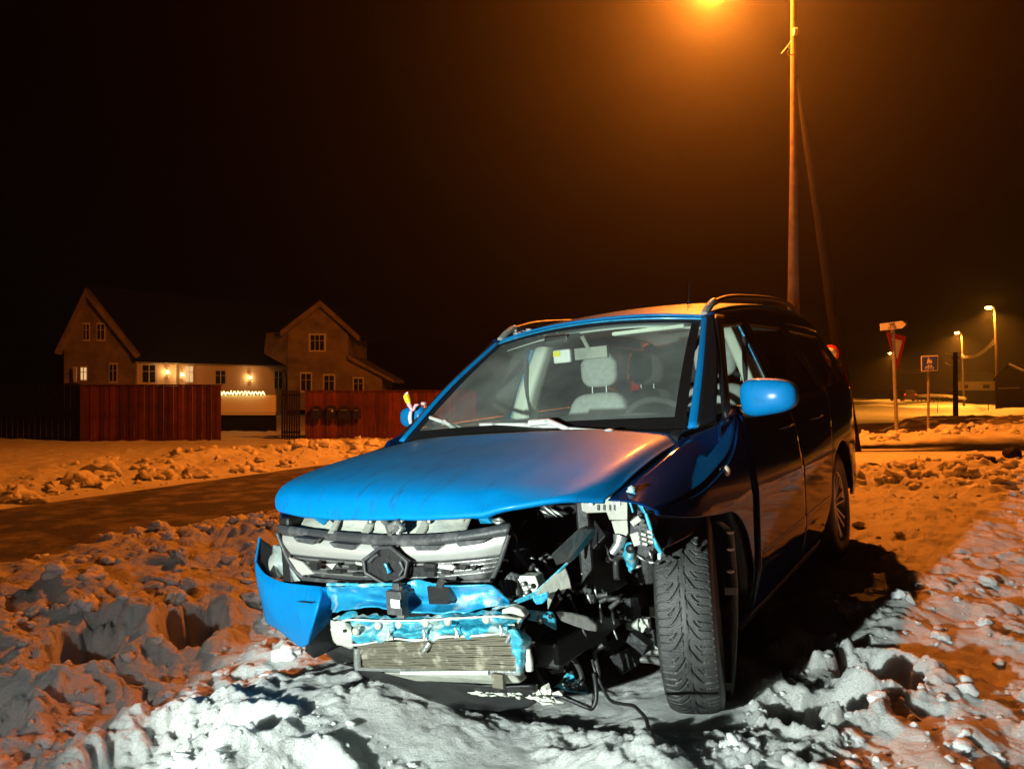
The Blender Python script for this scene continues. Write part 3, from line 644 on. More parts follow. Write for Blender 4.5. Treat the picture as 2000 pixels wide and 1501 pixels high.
# ---------------- wheels
def tyre_mesh(name, nth, fine=True):
    R = .36; wd_ = .0975
    prof = [(-.092, .218), (-.104, .235), (-.116, .27), (-.117, .30), (-.112, .325), (-.106, .338)]
    ytr = np.linspace(-.100, .100, 110 if fine else 16)
    yy = np.concatenate([[p[0] for p in prof], ytr, [-p[0] for p in prof[::-1]]])
    crown = R-.012*np.abs(ytr/.1)**4-.003*(ytr/.1)**2
    rb = np.concatenate([[p[1] for p in prof], crown, [p[1] for p in prof[::-1]]])
    T = np.linspace(0, 2*np.pi, nth, endpoint=False); TH, YY = np.meshgrid(T, yy, indexing='ij'); RB = np.broadcast_to(rb, TH.shape).copy()
    if fine:
        n = 84; sgn = np.sign(YY); a = np.abs(YY)/.1; s_ = TH*n/(2*np.pi)+np.where(sgn > 0, 1.5, 0)
        inside = (np.abs(YY) <= .1001); fr = lambda v: v-np.floor(v)
        g = .35*(1-a)+np.where(a < .55, 5.5*np.clip(.55-a, 0, 1)**1.35, 0); gp_ = .35+np.where(a < .55, 7.4*np.clip(.55-a, 0, 1)**.35, 0)
        wl = .10*np.sqrt(1+(gp_*.27)**2)*1.15
        lat = (fr(s_+g) < np.where(a > .52, .17, 0))*(a < .985)
        lon = (fr((s_+g)/3)*3 < wl*2.0)*(a > .07)*(a < .60)
        lon2 = (fr((s_+g+1.4)/3)*3 < wl*1.6)*(a > .33)*(a < .60)
        cen = (np.abs(np.abs(YY)-.012-.002*np.sin(TH*n/3)) < .0013)*(fr(s_/3) < .8)
        sip = (fr(s_*3+.8*np.sin(YY*300)) < .2)*(a > .06)
        dep = np.where(lat | lon | lon2, .010, np.where(cen, .006, np.where(sip, .0022, 0)))
        RB = RB-dep*inside*np.where(a > .97, .6, 1)
    V = np.stack([RB*np.sin(TH), YY, RB*np.cos(TH)], -1)
    return mesh_np(name, V.reshape(-1, 3), grid_faces(nth, len(yy), True, False))
ty_fine = tyre_mesh('tyre', 1920); ty_low = tyre_mesh('tyre', 96, False)
ty_fine.materials.append(M['rubber']); ty_low.materials.append(M['rubber'])
def rim_mesh(s, root=None):
    B = MB()
    B.lathe([(.222, s*.10), (.216, s*.092), (.205, s*.06), (.20, -s*.05), (.218, -s*.09), (.222, -s*.10)], (0, 0, 0), 'y', 48)
    B.lathe([(.0, s*.075), (.03, s*.075), (.055, s*.068), (.062, s*.04), (.062, -s*.03)], (0, 0, 0), 'y', 24)
    for k in range(7):
        a = 2*math.pi*k/7; R_ = Matrix.Rotation(a, 3, 'Y')
        for dd in (-1, 1):
            pts_ = [R_ @ Vector(p) for p in ((.045, s*.06, dd*.012), (.12, s*.074, dd*.022), (.208, s*.088, dd*.034))]
            B.tube(pts_, [.016, .012, .013], 6)
    me = bpy.data.meshes.new('rim'); me.from_pydata(B.v, [], B.f)
    for p, q in zip(me.polygons, B.sm): p.use_smooth = q
    me.materials.append(M['alloy']); return me
rimL, rimR = rim_mesh(1), rim_mesh(-1)
def wheel(f, l, u, s, me, steer=0, camber=0):
    w = obj('wheel', rimL if s > 0 else rimR, None, car); w.location = (f, l, u); w.rotation_euler = (camber, random.uniform(0, 1), steer)
    w.rotation_mode = 'ZXY'
    t = bpy.data.objects.new('tyre', me); COL.objects.link(t); t.parent = w
    B = MB(); B.lathe([(.0, -s*.02), (.15, -s*.02), (.15, -s*.032), (.06, -s*.035), (.06, -s*.06)], (0, 0, 0), 'y', 32); B.build('brake_disc', M['metal'], w)
    return w
wheel(.03, .785, .402, 1, ty_fine, math.radians(16.0), math.radians(-5)).scale = (1, .86, 1)
wheel(0, -.78, .36, -1, ty_low); wheel(-2.64, .785, .36, 1, ty_low); wheel(-2.64, -.785, .36, -1, ty_low)
# ---------------- structure under the skin
B = MB()
B.box((-1.6, 0, .27), (3.3, 1.40, .10)); B.box((-3.0, 0, .62), (.8, 1.1, .5)); B.box((-.45, 0, .66), (.06, 1.55, .70)); B.box((-1.55, .0, .40), (1.9, 1.56, .12))
B.build('floor_pan', M['black'], car)
B = MB()
B.box((.22, -.60, .62), (.95, .06, .42)); B.box((.05, .56, .68), (.72, .05, .36))
for s in (1, -1): B.lathe([(.0, .84), (.10, .835), (.13, .80), (.14, .5)], (-.02, s*.60, 0), 'z', 24)
B.box((.2, .52, .40), (.9, .09, .09)); B.box((.2, -.52, .40), (.9, .09, .09)); B.box((-2.64, 0, .36), (.12, 1.4, .12)); B.box((.02, 0, .30), (.28, 1.0, .09))
B.build('chassis_member', M['black'], car, bevel=.012)
B = MB()
B.box((.18, -.05, .62), (.40, .55, .42)); B.box((.16, -.05, .86), (.34, .48, .07)); B.box((.36, -.14, .60), (.10, .34, .24)); B.lathe([(.0, .06), (.07, .06), (.075, .03), (.075, -.03)], (.42, .12, .52), 'x', 20)
B.box((.10, .40, .70), (.30, .22, .24)); B.lathe([(.05, 0), (.055, .05), (.05, .1), (.0, .11)], (.38, .30, .62), 'z', 16)
for k in range(5): B.tube([(.40, -.3+.12*k, .80), (.45, -.26+.12*k, .72), (.44, -.2+.1*k, .55)], .014, 8)
B.build('engine', M['engine'], car, bevel=.01)
# inner arch liner and the torn liner edge with its clips
sheet('arch_liner', [[(.36+.44*math.cos(a)*1.0-.36, l, .36+.44*math.sin(a)) for l in np.linspace(.60, .88, 6)] for a in np.linspace(1.25, math.pi+.05, 26)], M['liner'], car, .004, 0)
sheet('bent_liner', patch([[Z2(915, 322, .40), Z2(1000, 325, .34), Z2(1130, 328, .20), Z2(1275, 335, .02)], [Z2(950, 400, .44), Z2(1030, 400, .38), Z2(1130, 380, .25), Z2(1250, 355, .06)], [Z2(990, 520, .48), Z2(1060, 490, .42), Z2(1140, 450, .30), Z2(1220, 400, .12)]], 12, 20), M['liner'], car, .004, 0)
le = [Z2(1330, 350, -.16), Z2(1395, 420, -.20), Z2(1412, 560, -.22), Z2(1424, 740, -.22), Z2(1424, 900, -.20), Z2(1420, 1050, -.17), Z2(1412, 1200, -.15), Z2(1400, 1385, -.12)]
le = crom(le, 40); B = MB(); w_ = np.array([.004, .016, .0])
B.grid(np.stack([le+[0, -.012, 0], le+[.006, .014, 0]], 1)); lo_ = B.build('liner_edge', M['greyplast'], car, solid=.006)
B = MB()
for y in (415, 515, 645): B.tube([Z2(1412, y, -.2), Z2(1392, y+2, -.17), Z2(1378, y+1, -.15)], [.008, .007, .001], 8)
B.build('liner_clip', M['white'], lo_)
B = MB(); B.prism([Z2(1368, 742, -.17), Z2(1438, 742, -.19), Z2(1438, 785, -.19), Z2(1368, 785, -.17)], (-.01, 0, 0)); B.prism([Z2(1372, 1300, -.1), Z2(1405, 1300, -.1), Z2(1405, 1345, -.1), Z2(1372, 1345, -.1)], (-.01, 0, 0)); B.build('liner_bracket', M['greyplast'], lo_)
B = MB(); B.tube([Z2(830, 1110, .10), Z2(1010, 1120, .05)], .016, 8); B.tube([Z2(840, 1155, .14), Z2(950, 1165, .11), Z2(1025, 1185, .08)], .014, 8); B.build('suspension_arm', M['metal'], car)
B = MB(); B.tube([Z2(800, 950, .12), Z2(870, 955, .12)], .024, 12); B.tube([Z2(870, 955, .12), Z2(930, 958, .12)], [.012, .012], 10); B.box(Z2(905, 957, .12), (.03, .03, .05)); B.build('steering_joint', M['pale'], car)
B = MB(); B.box(Z2(1000, 1040, .10), (.06, .05, .06), jit=.006); B.box(Z2(975, 875, .08), (.05, .045, .045), jit=.006); B.build('hub_carrier', M['greyplast'], car, bevel=.004)

# ---------------- interior
sheet('dashboard', patch([[(-.20+.12*(1-q*q), .70*q, 1.02) for q in (-1, -.5, 0, .5, 1)], [(-.45, .72*q, 1.035+.01*(1-q*q)) for q in (-1, -.5, 0, .5, 1)], [(-.66, .72*q, 1.03) for q in (-1, -.5, 0, .5, 1)], [(-.74, .72*q, .96) for q in (-1, -.5, 0, .5, 1)], [(-.72, .72*q, .70) for q in (-1, -.5, 0, .5, 1)]], 26, 30), M['dash'], car, .01, 0)
B = MB(); V, Fs = blob(14, 24, .13, .20, .085, .85); B.add([(x-.62, y+.36, z+1.03) for x, y, z in V], Fs, True); B.build('instrument_hood', M['dash'], car)
B = MB()
for k in range(3):
    V, Fs = blob(8, 16, .05, .055, .04, .85); c = (-.55, -.22+.155*k, 1.045); B.add([(x+c[0], y+c[1], z+c[2]) for x, y, z in V], Fs, True)
B.build('air_vent', M['dash'], car)
B = MB(); c = Vector((-.90, .37, 1.0)); tl = Matrix.Rotation(math.radians(-62), 3, 'Y')
ring = [c + tl @ Vector((.19*math.cos(a), .19*math.sin(a), 0)) for a in np.linspace(0, 2*math.pi, 41)]
B.tube(ring, .017, 10, cap=False)
for a in (math.pi*.5, -math.pi*.5, math.pi): B.tube([c, c + tl @ Vector((.18*math.cos(a), .18*math.sin(a), 0))], .02, 8)
V, Fs = blob(8, 16, .07, .07, .03, .8); B.add([c + tl @ Vector(v) for v in V], Fs, True); B.tube([c, (-.62, .37, .95)], .03, 8)
B.build('steering_wheel', M['seatdark'], car)
def seat(f, l, w, mt, hz=1.37, sz=1.0, back=True):
    root_ = None
    V, Fs = blob(14, 22, .07, w/2, .36, .45); B = MB(); B.add([(f+.09+x-(z)*.25, l+y*(1-.15*(z > .2)), .86+z) for x, y, z in V], Fs, True)
    V, Fs = blob(12, 20, .26, w/2, .08, .5); B.add([(f+.40+x, l+y, .50+z) for x, y, z in V], Fs, True)
    s_ = B.build('seat', mt, car)
    V, Fs = blob(14, 22, .05, .128*sz, .115*sz, .62); B = MB(); B.add([(f+x-.02, l+y*(1-.12*(z > .05)), hz+z) for x, y, z in V], Fs, True); h = B.build('headrest', mt, s_)
    B = MB()
    for d in (-.05, .05): B.tube([(f, l+d, hz-.09), (f+.01, l+d, hz-.20)], .007, 8)
    B.build('headrest_post', M['alloy'], h)
    V2 = [(f+.052-.02, l+.128*sz*math.cos(a)*.93, hz+.115*sz*math.sin(a)*.93) for a in np.linspace(0, 2*math.pi, 30)]
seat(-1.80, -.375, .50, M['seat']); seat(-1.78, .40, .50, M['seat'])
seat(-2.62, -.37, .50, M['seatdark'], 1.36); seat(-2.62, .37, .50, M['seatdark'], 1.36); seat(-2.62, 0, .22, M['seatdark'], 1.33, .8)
B = MB(); B.box((-3.45, 0, .8), (.06, 1.3, .7)); B.build('tailgate', M['blueshade'], car, bevel=.03)
sheet('tailgate_shell', patch([[(-3.46, -.84, .36), (-3.54, 0, .36), (-3.46, .84, .36)], [(-3.50, -.86, .8), (-3.60, 0, .8), (-3.50, .86, .8)], [(-3.47, -.85, 1.12), (-3.58, 0, 1.13), (-3.47, .85, 1.12)]], 12, 16), M['blueshade'], car, .01, 0)
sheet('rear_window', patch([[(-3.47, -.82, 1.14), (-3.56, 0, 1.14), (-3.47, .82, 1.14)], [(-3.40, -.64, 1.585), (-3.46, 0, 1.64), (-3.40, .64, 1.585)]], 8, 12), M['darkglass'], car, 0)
B = MB(); B.box((-3.52, 0, .42), (.16, 1.62, .22)); B.build('rear_bumper', M['blueshade'], car, bevel=.05)
for s in (1, -1):
    lp = patch([[(-3.36, s*.912, .90), (-3.50, s*.88, .90), (-3.54, s*.78, .90)], [(-3.34, s*.915, 1.08), (-3.50, s*.88, 1.08), (-3.54, s*.78, 1.08)], [(-3.33, s*.868, 1.29), (-3.45, s*.83, 1.29), (-3.50, s*.74, 1.29)]], 10, 12); sheet('tail_light', lp, M['redlens'], car, .01, 0)
B = MB(); B.box((-.86, .03, 1.43), (.03, .205, .062)); B.tube([(-.85, .03, 1.45), (-.82, .01, 1.52)], .012, 8); B.build('rear_view_mirror', M['greyplast'], car, bevel=.012)
B = MB(); B.box((-.80, -.10, 1.425), (.03, .10, .07)); tg = B.build('toll_tag', M['white'], car, bevel=.008)
B = MB(); B.box((-.782, -.125, 1.44), (.006, .04, .03)); B.build('tag_sticker', M['yellow'], tg)
B = MB(); B.box((-.82, -.13, 1.515), (.06, .14, .05)); B.build('sensor_housing', M['black'], car, bevel=.01)
for l0, l1 in ((.10, .50),):
    B = MB(); B.box((-1.06, (l0+l1)/2, 1.525), (.14, l1-l0, .022)); B.build('sun_visor', M['trim'], car, bevel=.009)
#PART3
# ---------------- torn front end
def zgrid(rows, Z, nu, nv, crump=0, fr=30, seed=0):
    P = patch([[Z(*p) for p in r] for r in rows], nu, nv)
    if crump:
        n = fbm(P[..., 1]*fr+seed, P[..., 2]*fr*1.3, 3, seed); P = P+np.stack([n*crump, n*0, -abs(n)*crump*.5], -1)
    return P
# grille
gr_top = [(185, 372, .70), (400, 402, .745), (700, 428, .775), (850, 434, .785), (1100, 430, .785), (1350, 402, .77), (1555, 365, .735)]
gr_b1 = [(188, 400, .715), (400, 428, .76), (700, 458, .79), (850, 468, .80), (1100, 462, .80), (1350, 430, .785), (1548, 398, .75)]
gr_b2 = [(192, 425, .71), (400, 450, .755), (700, 480, .785), (850, 492, .795), (1100, 487, .795), (1350, 456, .78), (1540, 428, .745)]
grl = sheet('grille', zgrid([gr_top, gr_b1, gr_b2], Z1, 8, 50, .002, 40), M['darkplast'], car, .012, 0)
gr_m = [(215, 480, .725), (400, 505, .765), (700, 533, .795), (850, 540, .80), (1100, 535, .80), (1350, 508, .785), (1520, 480, .75)]
gr_c = [(245, 540, .70), (400, 556, .74), (700, 580, .775), (850, 586, .785), (1100, 582, .785), (1350, 562, .77), (1498, 545, .735)]
sheet('chrome_band', zgrid([[(x, y+6, f-.002) for x, y, f in gr_b2], gr_m, gr_c], Z1, 12, 50), M['chrome'], grl, .008, 0)
gr_d = [(300, 640, .69), (420, 660, .735), (700, 672, .77), (850, 680, .78), (1100, 678, .78), (1350, 672, .765), (1450, 660, .73)]
gr_e = [(330, 682, .675), (440, 702, .72), (700, 716, .755), (850, 722, .765), (1100, 718, .765), (1350, 708, .75), (1432, 700, .72)]
sheet('grille_mesh', zgrid([[(x, y+4, f-.012) for x, y, f in gr_c], gr_d, gr_e], Z1, 12, 50, .003, 60), M['darkplast'], grl, .006, 0)
for i, (x0, x1, x2, x3, y) in enumerate([(275, 300, 390, 415, 452), (485, 515, 620, 645, 484), (730, 760, 860, 900, 494), (975, 1000, 1115, 1150, 494), (1225, 1250, 1350, 1400, 466)]):
    dy = 30; tilt_ = -6 if i > 3 else (8 if i < 2 else 0)
    B = MB(); B.prism([Z1(x0, y-tilt_, .815), Z1(x3, y+tilt_, .815), Z1(x2, y+dy+tilt_, .815), Z1(x1, y+dy-tilt_, .815)], (-.03, 0, 0)); B.build('grille_slot', M['darkplast'], grl, bevel=.002)
# thin bars and slots of the lower mesh
B = MB()
for k, yo in enumerate((20, 44, 70, 95)):
    pts_ = [Z1(x+(yo*.45 if j == 0 else (-yo*.4 if j == 6 else 0)), y+yo, f-.004) for j, (x, y, f) in enumerate(gr_c)]
    B.tube([tuple(p) for p in crom(pts_, 26)], .0045, 6)
B.build('grille_bars', M['metal'], grl)
B = MB()
for (x0, y0, x1, y1) in [(370, 590, 420, 640), (600, 610, 660, 640), (1140, 640, 1200, 665), (1250, 612, 1290, 640), (1315, 615, 1345, 640), (470, 640, 560, 660), (960, 620, 1110, 680), (620, 655, 690, 675), (1040, 600, 1110, 650)]:
    B.prism([Z1(x0, y0, .80), Z1(x1, y0+4, .80), Z1(x1-6, y1, .80), Z1(x0+10, y1-3, .80)], (-.02, 0, 0))
B.build('mesh_hole', M['black'], grl)
B = MB()
for poly in ([(470, 603), (530, 600), (505, 636)], [(1130, 606), (1200, 605), (1225, 622), (1210, 640), (1150, 630), (1125, 622)], [(250, 565), (330, 590), (400, 660), (330, 668), (300, 640)], [(640, 590), (690, 600), (680, 612), (645, 605)]):
    B.prism([Z1(x, y, .812 if x > 440 else .745) for x, y in poly], (-.008, 0, 0))
B.build('chrome_shard', M['chrome'], grl)
for side_ in ([(185, 425), (215, 500), (255, 590), (300, 650), (345, 688)], [(1543, 430), (1520, 500), (1490, 590), (1455, 670), (1435, 700)]):
    B = MB(); B.tube([tuple(p) for p in crom([Z1(x, y, .735 if x < 900 else .76) for x, y in side_], 14)], .008, 8); B.build('grille_surround', M['darkplast'], grl)
B = MB(); B.tube([tuple(p) for p in crom([Z1(x, y, .765 if x < 500 else .78) for x, y in [(335, 688), (600, 712), (850, 724), (1100, 718), (1300, 712), (1440, 702)]], 24)], .008, 8); B.build('grille_surround', M['darkplast'], grl)
# empty badge mount: six-sided ring with the black gap inside
hexo = [(690, 580), (785, 508), (852, 505), (948, 590), (935, 672), (828, 728), (702, 655)]
B = MB(); B.prism([Z1(x, y, .825) for x, y in hexo], (-.02, 0, 0)); bd = B.build('badge_mount', M['black'], grl)
B = MB(); hh = [Z1(x, y, .834) for x, y in hexo]; B.tube(hh+[hh[0]], .0065, 8, cap=False)
B.tube([Z1(725, 590, .832), Z1(750, 560, .832), (Z1(780, 545, .832))], .007, 6); B.tube([Z1(905, 590, .832), Z1(925, 630, .832), Z1(900, 672, .832)], .006, 6); B.build('badge_frame', M['darkplast'], bd)
B = MB(); B.tube([Z1(818, 600, .84), Z1(830, 625, .84), Z1(845, 655, .84)], [.007, .005, .01], 6); B.build('badge_clip', M['cyan'], bd)
# carrier panel under the bonnet lip
pn = sheet('front_carrier_panel', zgrid([[(350, 330, .60), (500, 325, .66), (850, 318, .70), (1100, 318, .69), (1290, 320, .66)], [(330, 368, .66), (500, 375, .70), (850, 388, .73), (1100, 385, .73), (1290, 372, .69)], [(310, 395, .69), (500, 420, .73), (850, 440, .76), (1100, 436, .76), (1290, 415, .73)]], Z1, 10, 40, .004, 30), M['pale'], car, .006, 0)
for (x0, x1) in ((505, 530), (700, 735), (1020, 1060), (1270, 1295)):
    B = MB(); B.prism([Z1(x0+18, 338, .71), Z1(x1+18, 338, .71), Z1(x1-18, 425, .775), Z1(x0-30, 425, .775)], (-.02, 0, .004)); B.build('panel_rib', M['greyplast'], pn, bevel=.003)
for (x, y) in ((730, 355), (1072, 352)):
    B = MB(); B.lathe([(0, .006), (.009, .005), (.010, 0)], Z1(x, y, .735), 'x', 12); B.build('panel_bolt', M['metal'], pn)
B = MB(); B.tube([Z1(815, 345, .75), Z1(835, 375, .77), Z1(845, 430, .80)], [.016, .012, .008], 6); B.tube([Z1(850, 380, .80), Z1(890, 360, .80), Z1(920, 395, .80), Z1(890, 425, .81)], [.012, .014, .012, .01], 6); B.box(Z1(885, 395, .79), (.03, .04, .03), jit=.01); B.build('bonnet_catch', M['metal'], car)
B = MB(); B.prism([Z1(400, 340, .74), Z1(440, 322, .72), Z1(490, 335, .72), (Z1(455, 375, .76))], (-.01, 0, 0)); B.build('torn_tab', M['cyan'], car)
B = MB(); B.prism([Z1(1365, 340, .70), Z1(1410, 325, .70), Z1(1448, 345, .70), Z1(1440, 365, .72), Z1(1375, 365, .72)], (-.015, 0, 0)); B.build('torn_tab', M['cyan'], car)
B = MB(); B.tube([Z1(1455, 350, .70), Z1(1490, 340, .70), Z1(1510, 352, .70), Z1(1480, 362, .71), Z1(1455, 350, .70)], .008, 6); B.build('loose_hose', M['metal'], car)
# right-hand headlight (left in the picture)
hl = sheet('headlight', zgrid([[(160, 490, .58), (195, 495, .64), (205, 500, .66)], [(158, 560, .58), (205, 565, .66), (240, 570, .69)], [(180, 640, .58), (230, 650, .66), (285, 655, .70)], [(200, 690, .58), (260, 705, .66), (320, 700, .71)]], Z1, 14, 12), M['lens'], car, .005, 0)
B = MB(); B.prism([Z1(162, 495, .55), Z1(205, 500, .60), Z1(290, 660, .62), Z1(310, 700, .62), Z1(205, 690, .55), Z1(165, 600, .53)], (-.06, 0, 0)); B.build('headlight_housing', M['pale'], hl)
B = MB(); B.lathe([(.05, .03), (.045, .01), (.02, -.02), (0, -.025)], Z1(215, 600, .60), 'x', 16); B.build('reflector', M['chrome'], hl)
# bumper cover
bt = [(60, 585, .60), (110, 655, .66), (200, 702, .71), (320, 722, .76), (445, 735, .80)]
b1 = [(58, 640, .62), (112, 725, .69), (210, 765, .73), (330, 785, .78), (438, 790, .835)]
b2 = [(75, 745, .62), (125, 830, .69), (220, 860, .74), (320, 885, .80), (415, 880, .855)]
b3 = [(100, 850, .62), (160, 920, .69), (235, 955, .73), (315, 1000, .78), (388, 975, .85)]
b4 = [(122, 942, .60), (190, 985, .66), (255, 1035, .70), (325, 1085, .74), (362, 1075, .79)]
bp = sheet('bumper_cover', zgrid([bt, b1, b2, b3, b4], Z1, 40, 40, .0015, 8), M['blue'], car, .005, 0)
f1 = [[(445, 735, .80), (470, 745, .80), (500, 765, .775)], [(438, 790, .835), (475, 800, .80), (515, 830, .76)], [(415, 880, .855), (455, 885, .80), (498, 925, .745)], [(388, 975, .85), (425, 975, .78), (470, 960, .72)], [(362, 1075, .79), (385, 1050, .75), (430, 1000, .70)]]
sheet('bumper_fold', zgrid(f1, Z1, 26, 10, .003, 16), M['blue'], bp, .005, 0)
B = MB(); B.prism([Z1(372, 1040, .74), Z1(500, 925, .68), Z1(520, 1075, .60), Z1(470, 1120, .60), Z1(400, 1155, .62), Z1(345, 1110, .68)], (-.10, 0, 0)); B.build('bumper_lining', M['black'], bp)
sheet('bumper_wing', zgrid([[(82, 450, .52), (125, 480, .54), (165, 512, .56)], [(72, 540, .55), (115, 600, .58), (163, 600, .60)], [(62, 590, .59), (120, 660, .64), (190, 690, .68)]], Z1, 12, 8), M['black'], bp, .006, 0)
B = MB(); B.tube([tuple(p) for p in crom([Z1(82, 448, .525), Z1(70, 520, .56), Z1(60, 590, .60)], 10)], .006, 6); B.build('wing_edge', M['blue'], bp)
g0 = [(445, 735, .79), (600, 735, .84), (760, 735, .86), (900, 730, .875), (1000, 692, .85), (1190, 728, .875), (1430, 727, .84), (1515, 790, .79)]
g1 = [(475, 780, .80), (600, 775, .80), (760, 770, .84), (900, 775, .85), (1000, 765, .85), (1190, 765, .85), (1430, 765, .80), (1535, 810, .78)]
g2 = [(505, 830, .76), (600, 815, .815), (760, 820, .80), (900, 830, .83), (1000, 830, .83), (1190, 825, .82), (1430, 815, .815), (1545, 828, .77)]
g3 = [(515, 880, .79), (600, 868, .85), (760, 850, .86), (900, 885, .88), (1000, 885, .88), (1240, 882, .87), (1430, 852, .82), (1548, 838, .78)]
sheet('bumper_beam_cover', zgrid([g0, g1, g2, g3], Z1, 30, 90, .010, 11, 4), M['cyan'], bp, .005, 0)
B = MB(); B.tube([tuple(p) for p in crom([Z1(480, 722, .84), Z1(600, 722, .86), Z1(700, 728, .87), Z1(800, 722, .88), Z1(900, 722, .885)], 30)], [.005+.004*random.random() for _ in range(30)], 6); B.build('torn_edge', M['raw'], bp)
B = MB(); B.prism([Z1(1062, 735, .878), Z1(1192, 738, .878), Z1(1188, 838, .862), Z1(1075, 838, .862)], (-.03, 0, 0)); B.prism([Z1(1125, 695, .878), Z1(1160, 715, .878), Z1(1150, 745, .878), Z1(1110, 740, .878)], (-.02, 0, 0)); B.build('bumper_opening', M['black'], bp)
B = MB(); B.tube([Z1(300, 822, .81), Z1(390, 830, .86)], .002, 4); B.build('scratch', M['black'], bp)
# hanging sensor
B = MB(); B.box(Z1(888, 825, .91), (.035, .062, .075)); B.box(Z1(890, 757, .90), (.02, .028, .05)); B.tube([Z1(912, 730, .90), Z1(915, 900, .90)], .008, 8); B.box(Z1(922, 888, .90), (.03, .03, .03))
sn = B.build('sensor', M['darkplast'], car, bevel=.005); B = MB(); B.box(Z1(878, 835, .935), (.003, .036, .026)); B.build('sensor_label', M['white'], sn)
# crumpled cross-member
m0 = [(505, 930, .80), (600, 895, .82), (750, 905, .84), (900, 905, .85), (1050, 905, .85), (1200, 893, .85), (1350, 885, .84), (1480, 875, .83), (1620, 885, .80)]
m1 = [(520, 960, .83), (600, 935, .85), (750, 940, .87), (900, 940, .875), (1050, 938, .87), (1200, 928, .88), (1350, 920, .865), (1480, 915, .86), (1610, 930, .81)]
m2 = [(525, 1000, .81), (620, 975, .82), (750, 970, .84), (900, 980, .85), (1050, 975, .84), (1200, 962, .85), (1350, 958, .83), (1480, 950, .83), (1600, 975, .79)]
m3 = [(535, 1045, .80), (625, 1030, .86), (750, 1020, .87), (900, 1010, .88), (1050, 1005, .87), (1200, 995, .88), (1350, 990, .87), (1480, 985, .86), (1600, 1010, .79)]
m4 = [(545, 1070, .78), (640, 1082, .84), (760, 1065, .85), (860, 1045, .85), (1000, 1055, .86), (1150, 1035, .86), (1320, 1030, .86), (1500, 1018, .84), (1590, 1035, .78)]
G = zgrid([m0, m1, m2, m3, m4], Z1, 44, 150)
lv = G[..., 1]; uv = G[..., 2]
G[..., 0] += .012*np.sin(lv*55+2.2*fbm(lv*6, uv*6, 2, 5))+.010*fbm(lv*16, uv*26, 3, 6)-.012*np.abs(perlin(lv*9, uv*14, 9))*2
G[..., 2] += .008*fbm(lv*22, uv*8, 2, 12)
cm_ = sheet('crumpled_crossmember', G, M['raw'], car, .004, 0)
B = MB()
for (x, y) in ((770, 965), (893, 958), (1050, 950), (1180, 942), (1405, 928), (640, 1000)):
    B.lathe([(.0, .002), (.010, .002), (.013, .0), (.014, -.006)], Z1(x, y, .880), 'x', 14)
B.build('crossmember_hole', M['greyplast'], cm_)
B = MB()
for pts_ in ([(830, 1050), (840, 1010), (835, 985)], [(1045, 1050), (1048, 1010), (1040, 985)], [(1230, 1035), (1240, 1000), (1225, 975)], [(1495, 1020), (1500, 985), (1490, 960)]): B.tube([Z1(x, y, .892) for x, y in pts_], [.003, .006, .003], 6)
for row, o_ in ((m1, .012), (m4, .008)):
    B.tube([tuple(p) for p in crom([Z1(x, y-6, f+o_) for x, y, f in row], 60)], [.003+.003*random.random() for _ in range(60)], 5)
B.build('bent_seam', M['pale'], cm_)
sheet('beam_end', zgrid([[(500, 930, .83), (560, 935, .86), (620, 960, .84)], [(505, 1000, .84), (565, 1000, .875), (625, 1010, .86)], [(520, 1060, .80), (570, 1078, .84), (635, 1090, .82)]], Z1, 14, 14, .006, 25, 3), M['pale'], cm_, .008, 0)
B = MB(); B.lathe([(.0, .0), (.006, .0)], Z1(575, 995, .885), 'x', 10); B.build('bolt_hole', M['black'], cm_)
# torn vertical piece beside the radiator
sheet('torn_upright', zgrid([[(1510, 960, .84), (1580, 985, .86), (1640, 1010, .82)], [(1530, 1030, .80), (1600, 1040, .86), (1672, 1048, .80)], [(1560, 1090, .82), (1610, 1110, .82), (1640, 1110, .80)], [(1575, 1160, .80), (1610, 1165, .83), (1645, 1170, .80)], [(1590, 1232, .80), (1605, 1230, .80), (1620, 1225, .79)]], Z1, 30, 16, .014, 22, 8), M['raw'], car, .004, 0)
B = MB(); B.tube([Z1(1658, 1100, .80), Z1(1662, 1170, .80), Z1(1665, 1225, .80)], [.006, .013, .012], 8); B.build('radiator_bolt', M['pale'], car)
# radiator
C4 = [Z1(658, 1070, .80), Z1(1590, 1010, .80), Z1(1610, 1245, .78), Z1(655, 1205, .76)]
C4 = [Vector(p) for p in C4]
def rad(s_, t): return (C4[0]*(1-s_)+C4[1]*s_)*(1-t)+(C4[3]*(1-s_)+C4[2]*s_)*t
B = MB(); B.prism([C4[0], C4[1], C4[2], C4[3]], (-.05, 0, 0)); rd_ = B.build('radiator', M['darkplast'], car)
B = MB()
for k in range(25):
    t = (k+.5)/25
    sag = [rad(s_, t)+Vector((.006+.002*math.sin(s_*7+k), 0, .0015*math.sin(s_*9+k*2.1)+.001*random.uniform(-1, 1))) for s_ in np.linspace(.0, 1, 34)]
    B.tube(sag, .0036, 6)
B.build('radiator_fins', M['fin'], rd_)
B = MB(); B.prism([rad(-.005, .98)+Vector((.014, 0, 0)), rad(1.01, .90)+Vector((.014, 0, 0)), rad(1.01, 1.02)+Vector((.014, 0, 0)), rad(-.005, 1.12)+Vector((.014, 0, 0))], (-.03, 0, 0)); B.build('radiator_rail', M['metal'], rd_, bevel=.004)
B = MB(); B.prism([Z1(905, 1232, .80), Z1(1420, 1228, .80), Z1(1420, 1252, .80), Z1(905, 1250, .80)], (-.01, 0, 0)); B.build('rail_strip', M['pale'], rd_)
B = MB(); B.prism([Z1(800, 1240, .78), Z1(1560, 1245, .79), Z1(1610, 1300, .76), Z1(1480, 1310, .74), Z1(1300, 1300, .73), Z1(1000, 1290, .72)], (-.05, 0, 0)); B.build('lower_rail', M['greyplast'], rd_, bevel=.006)
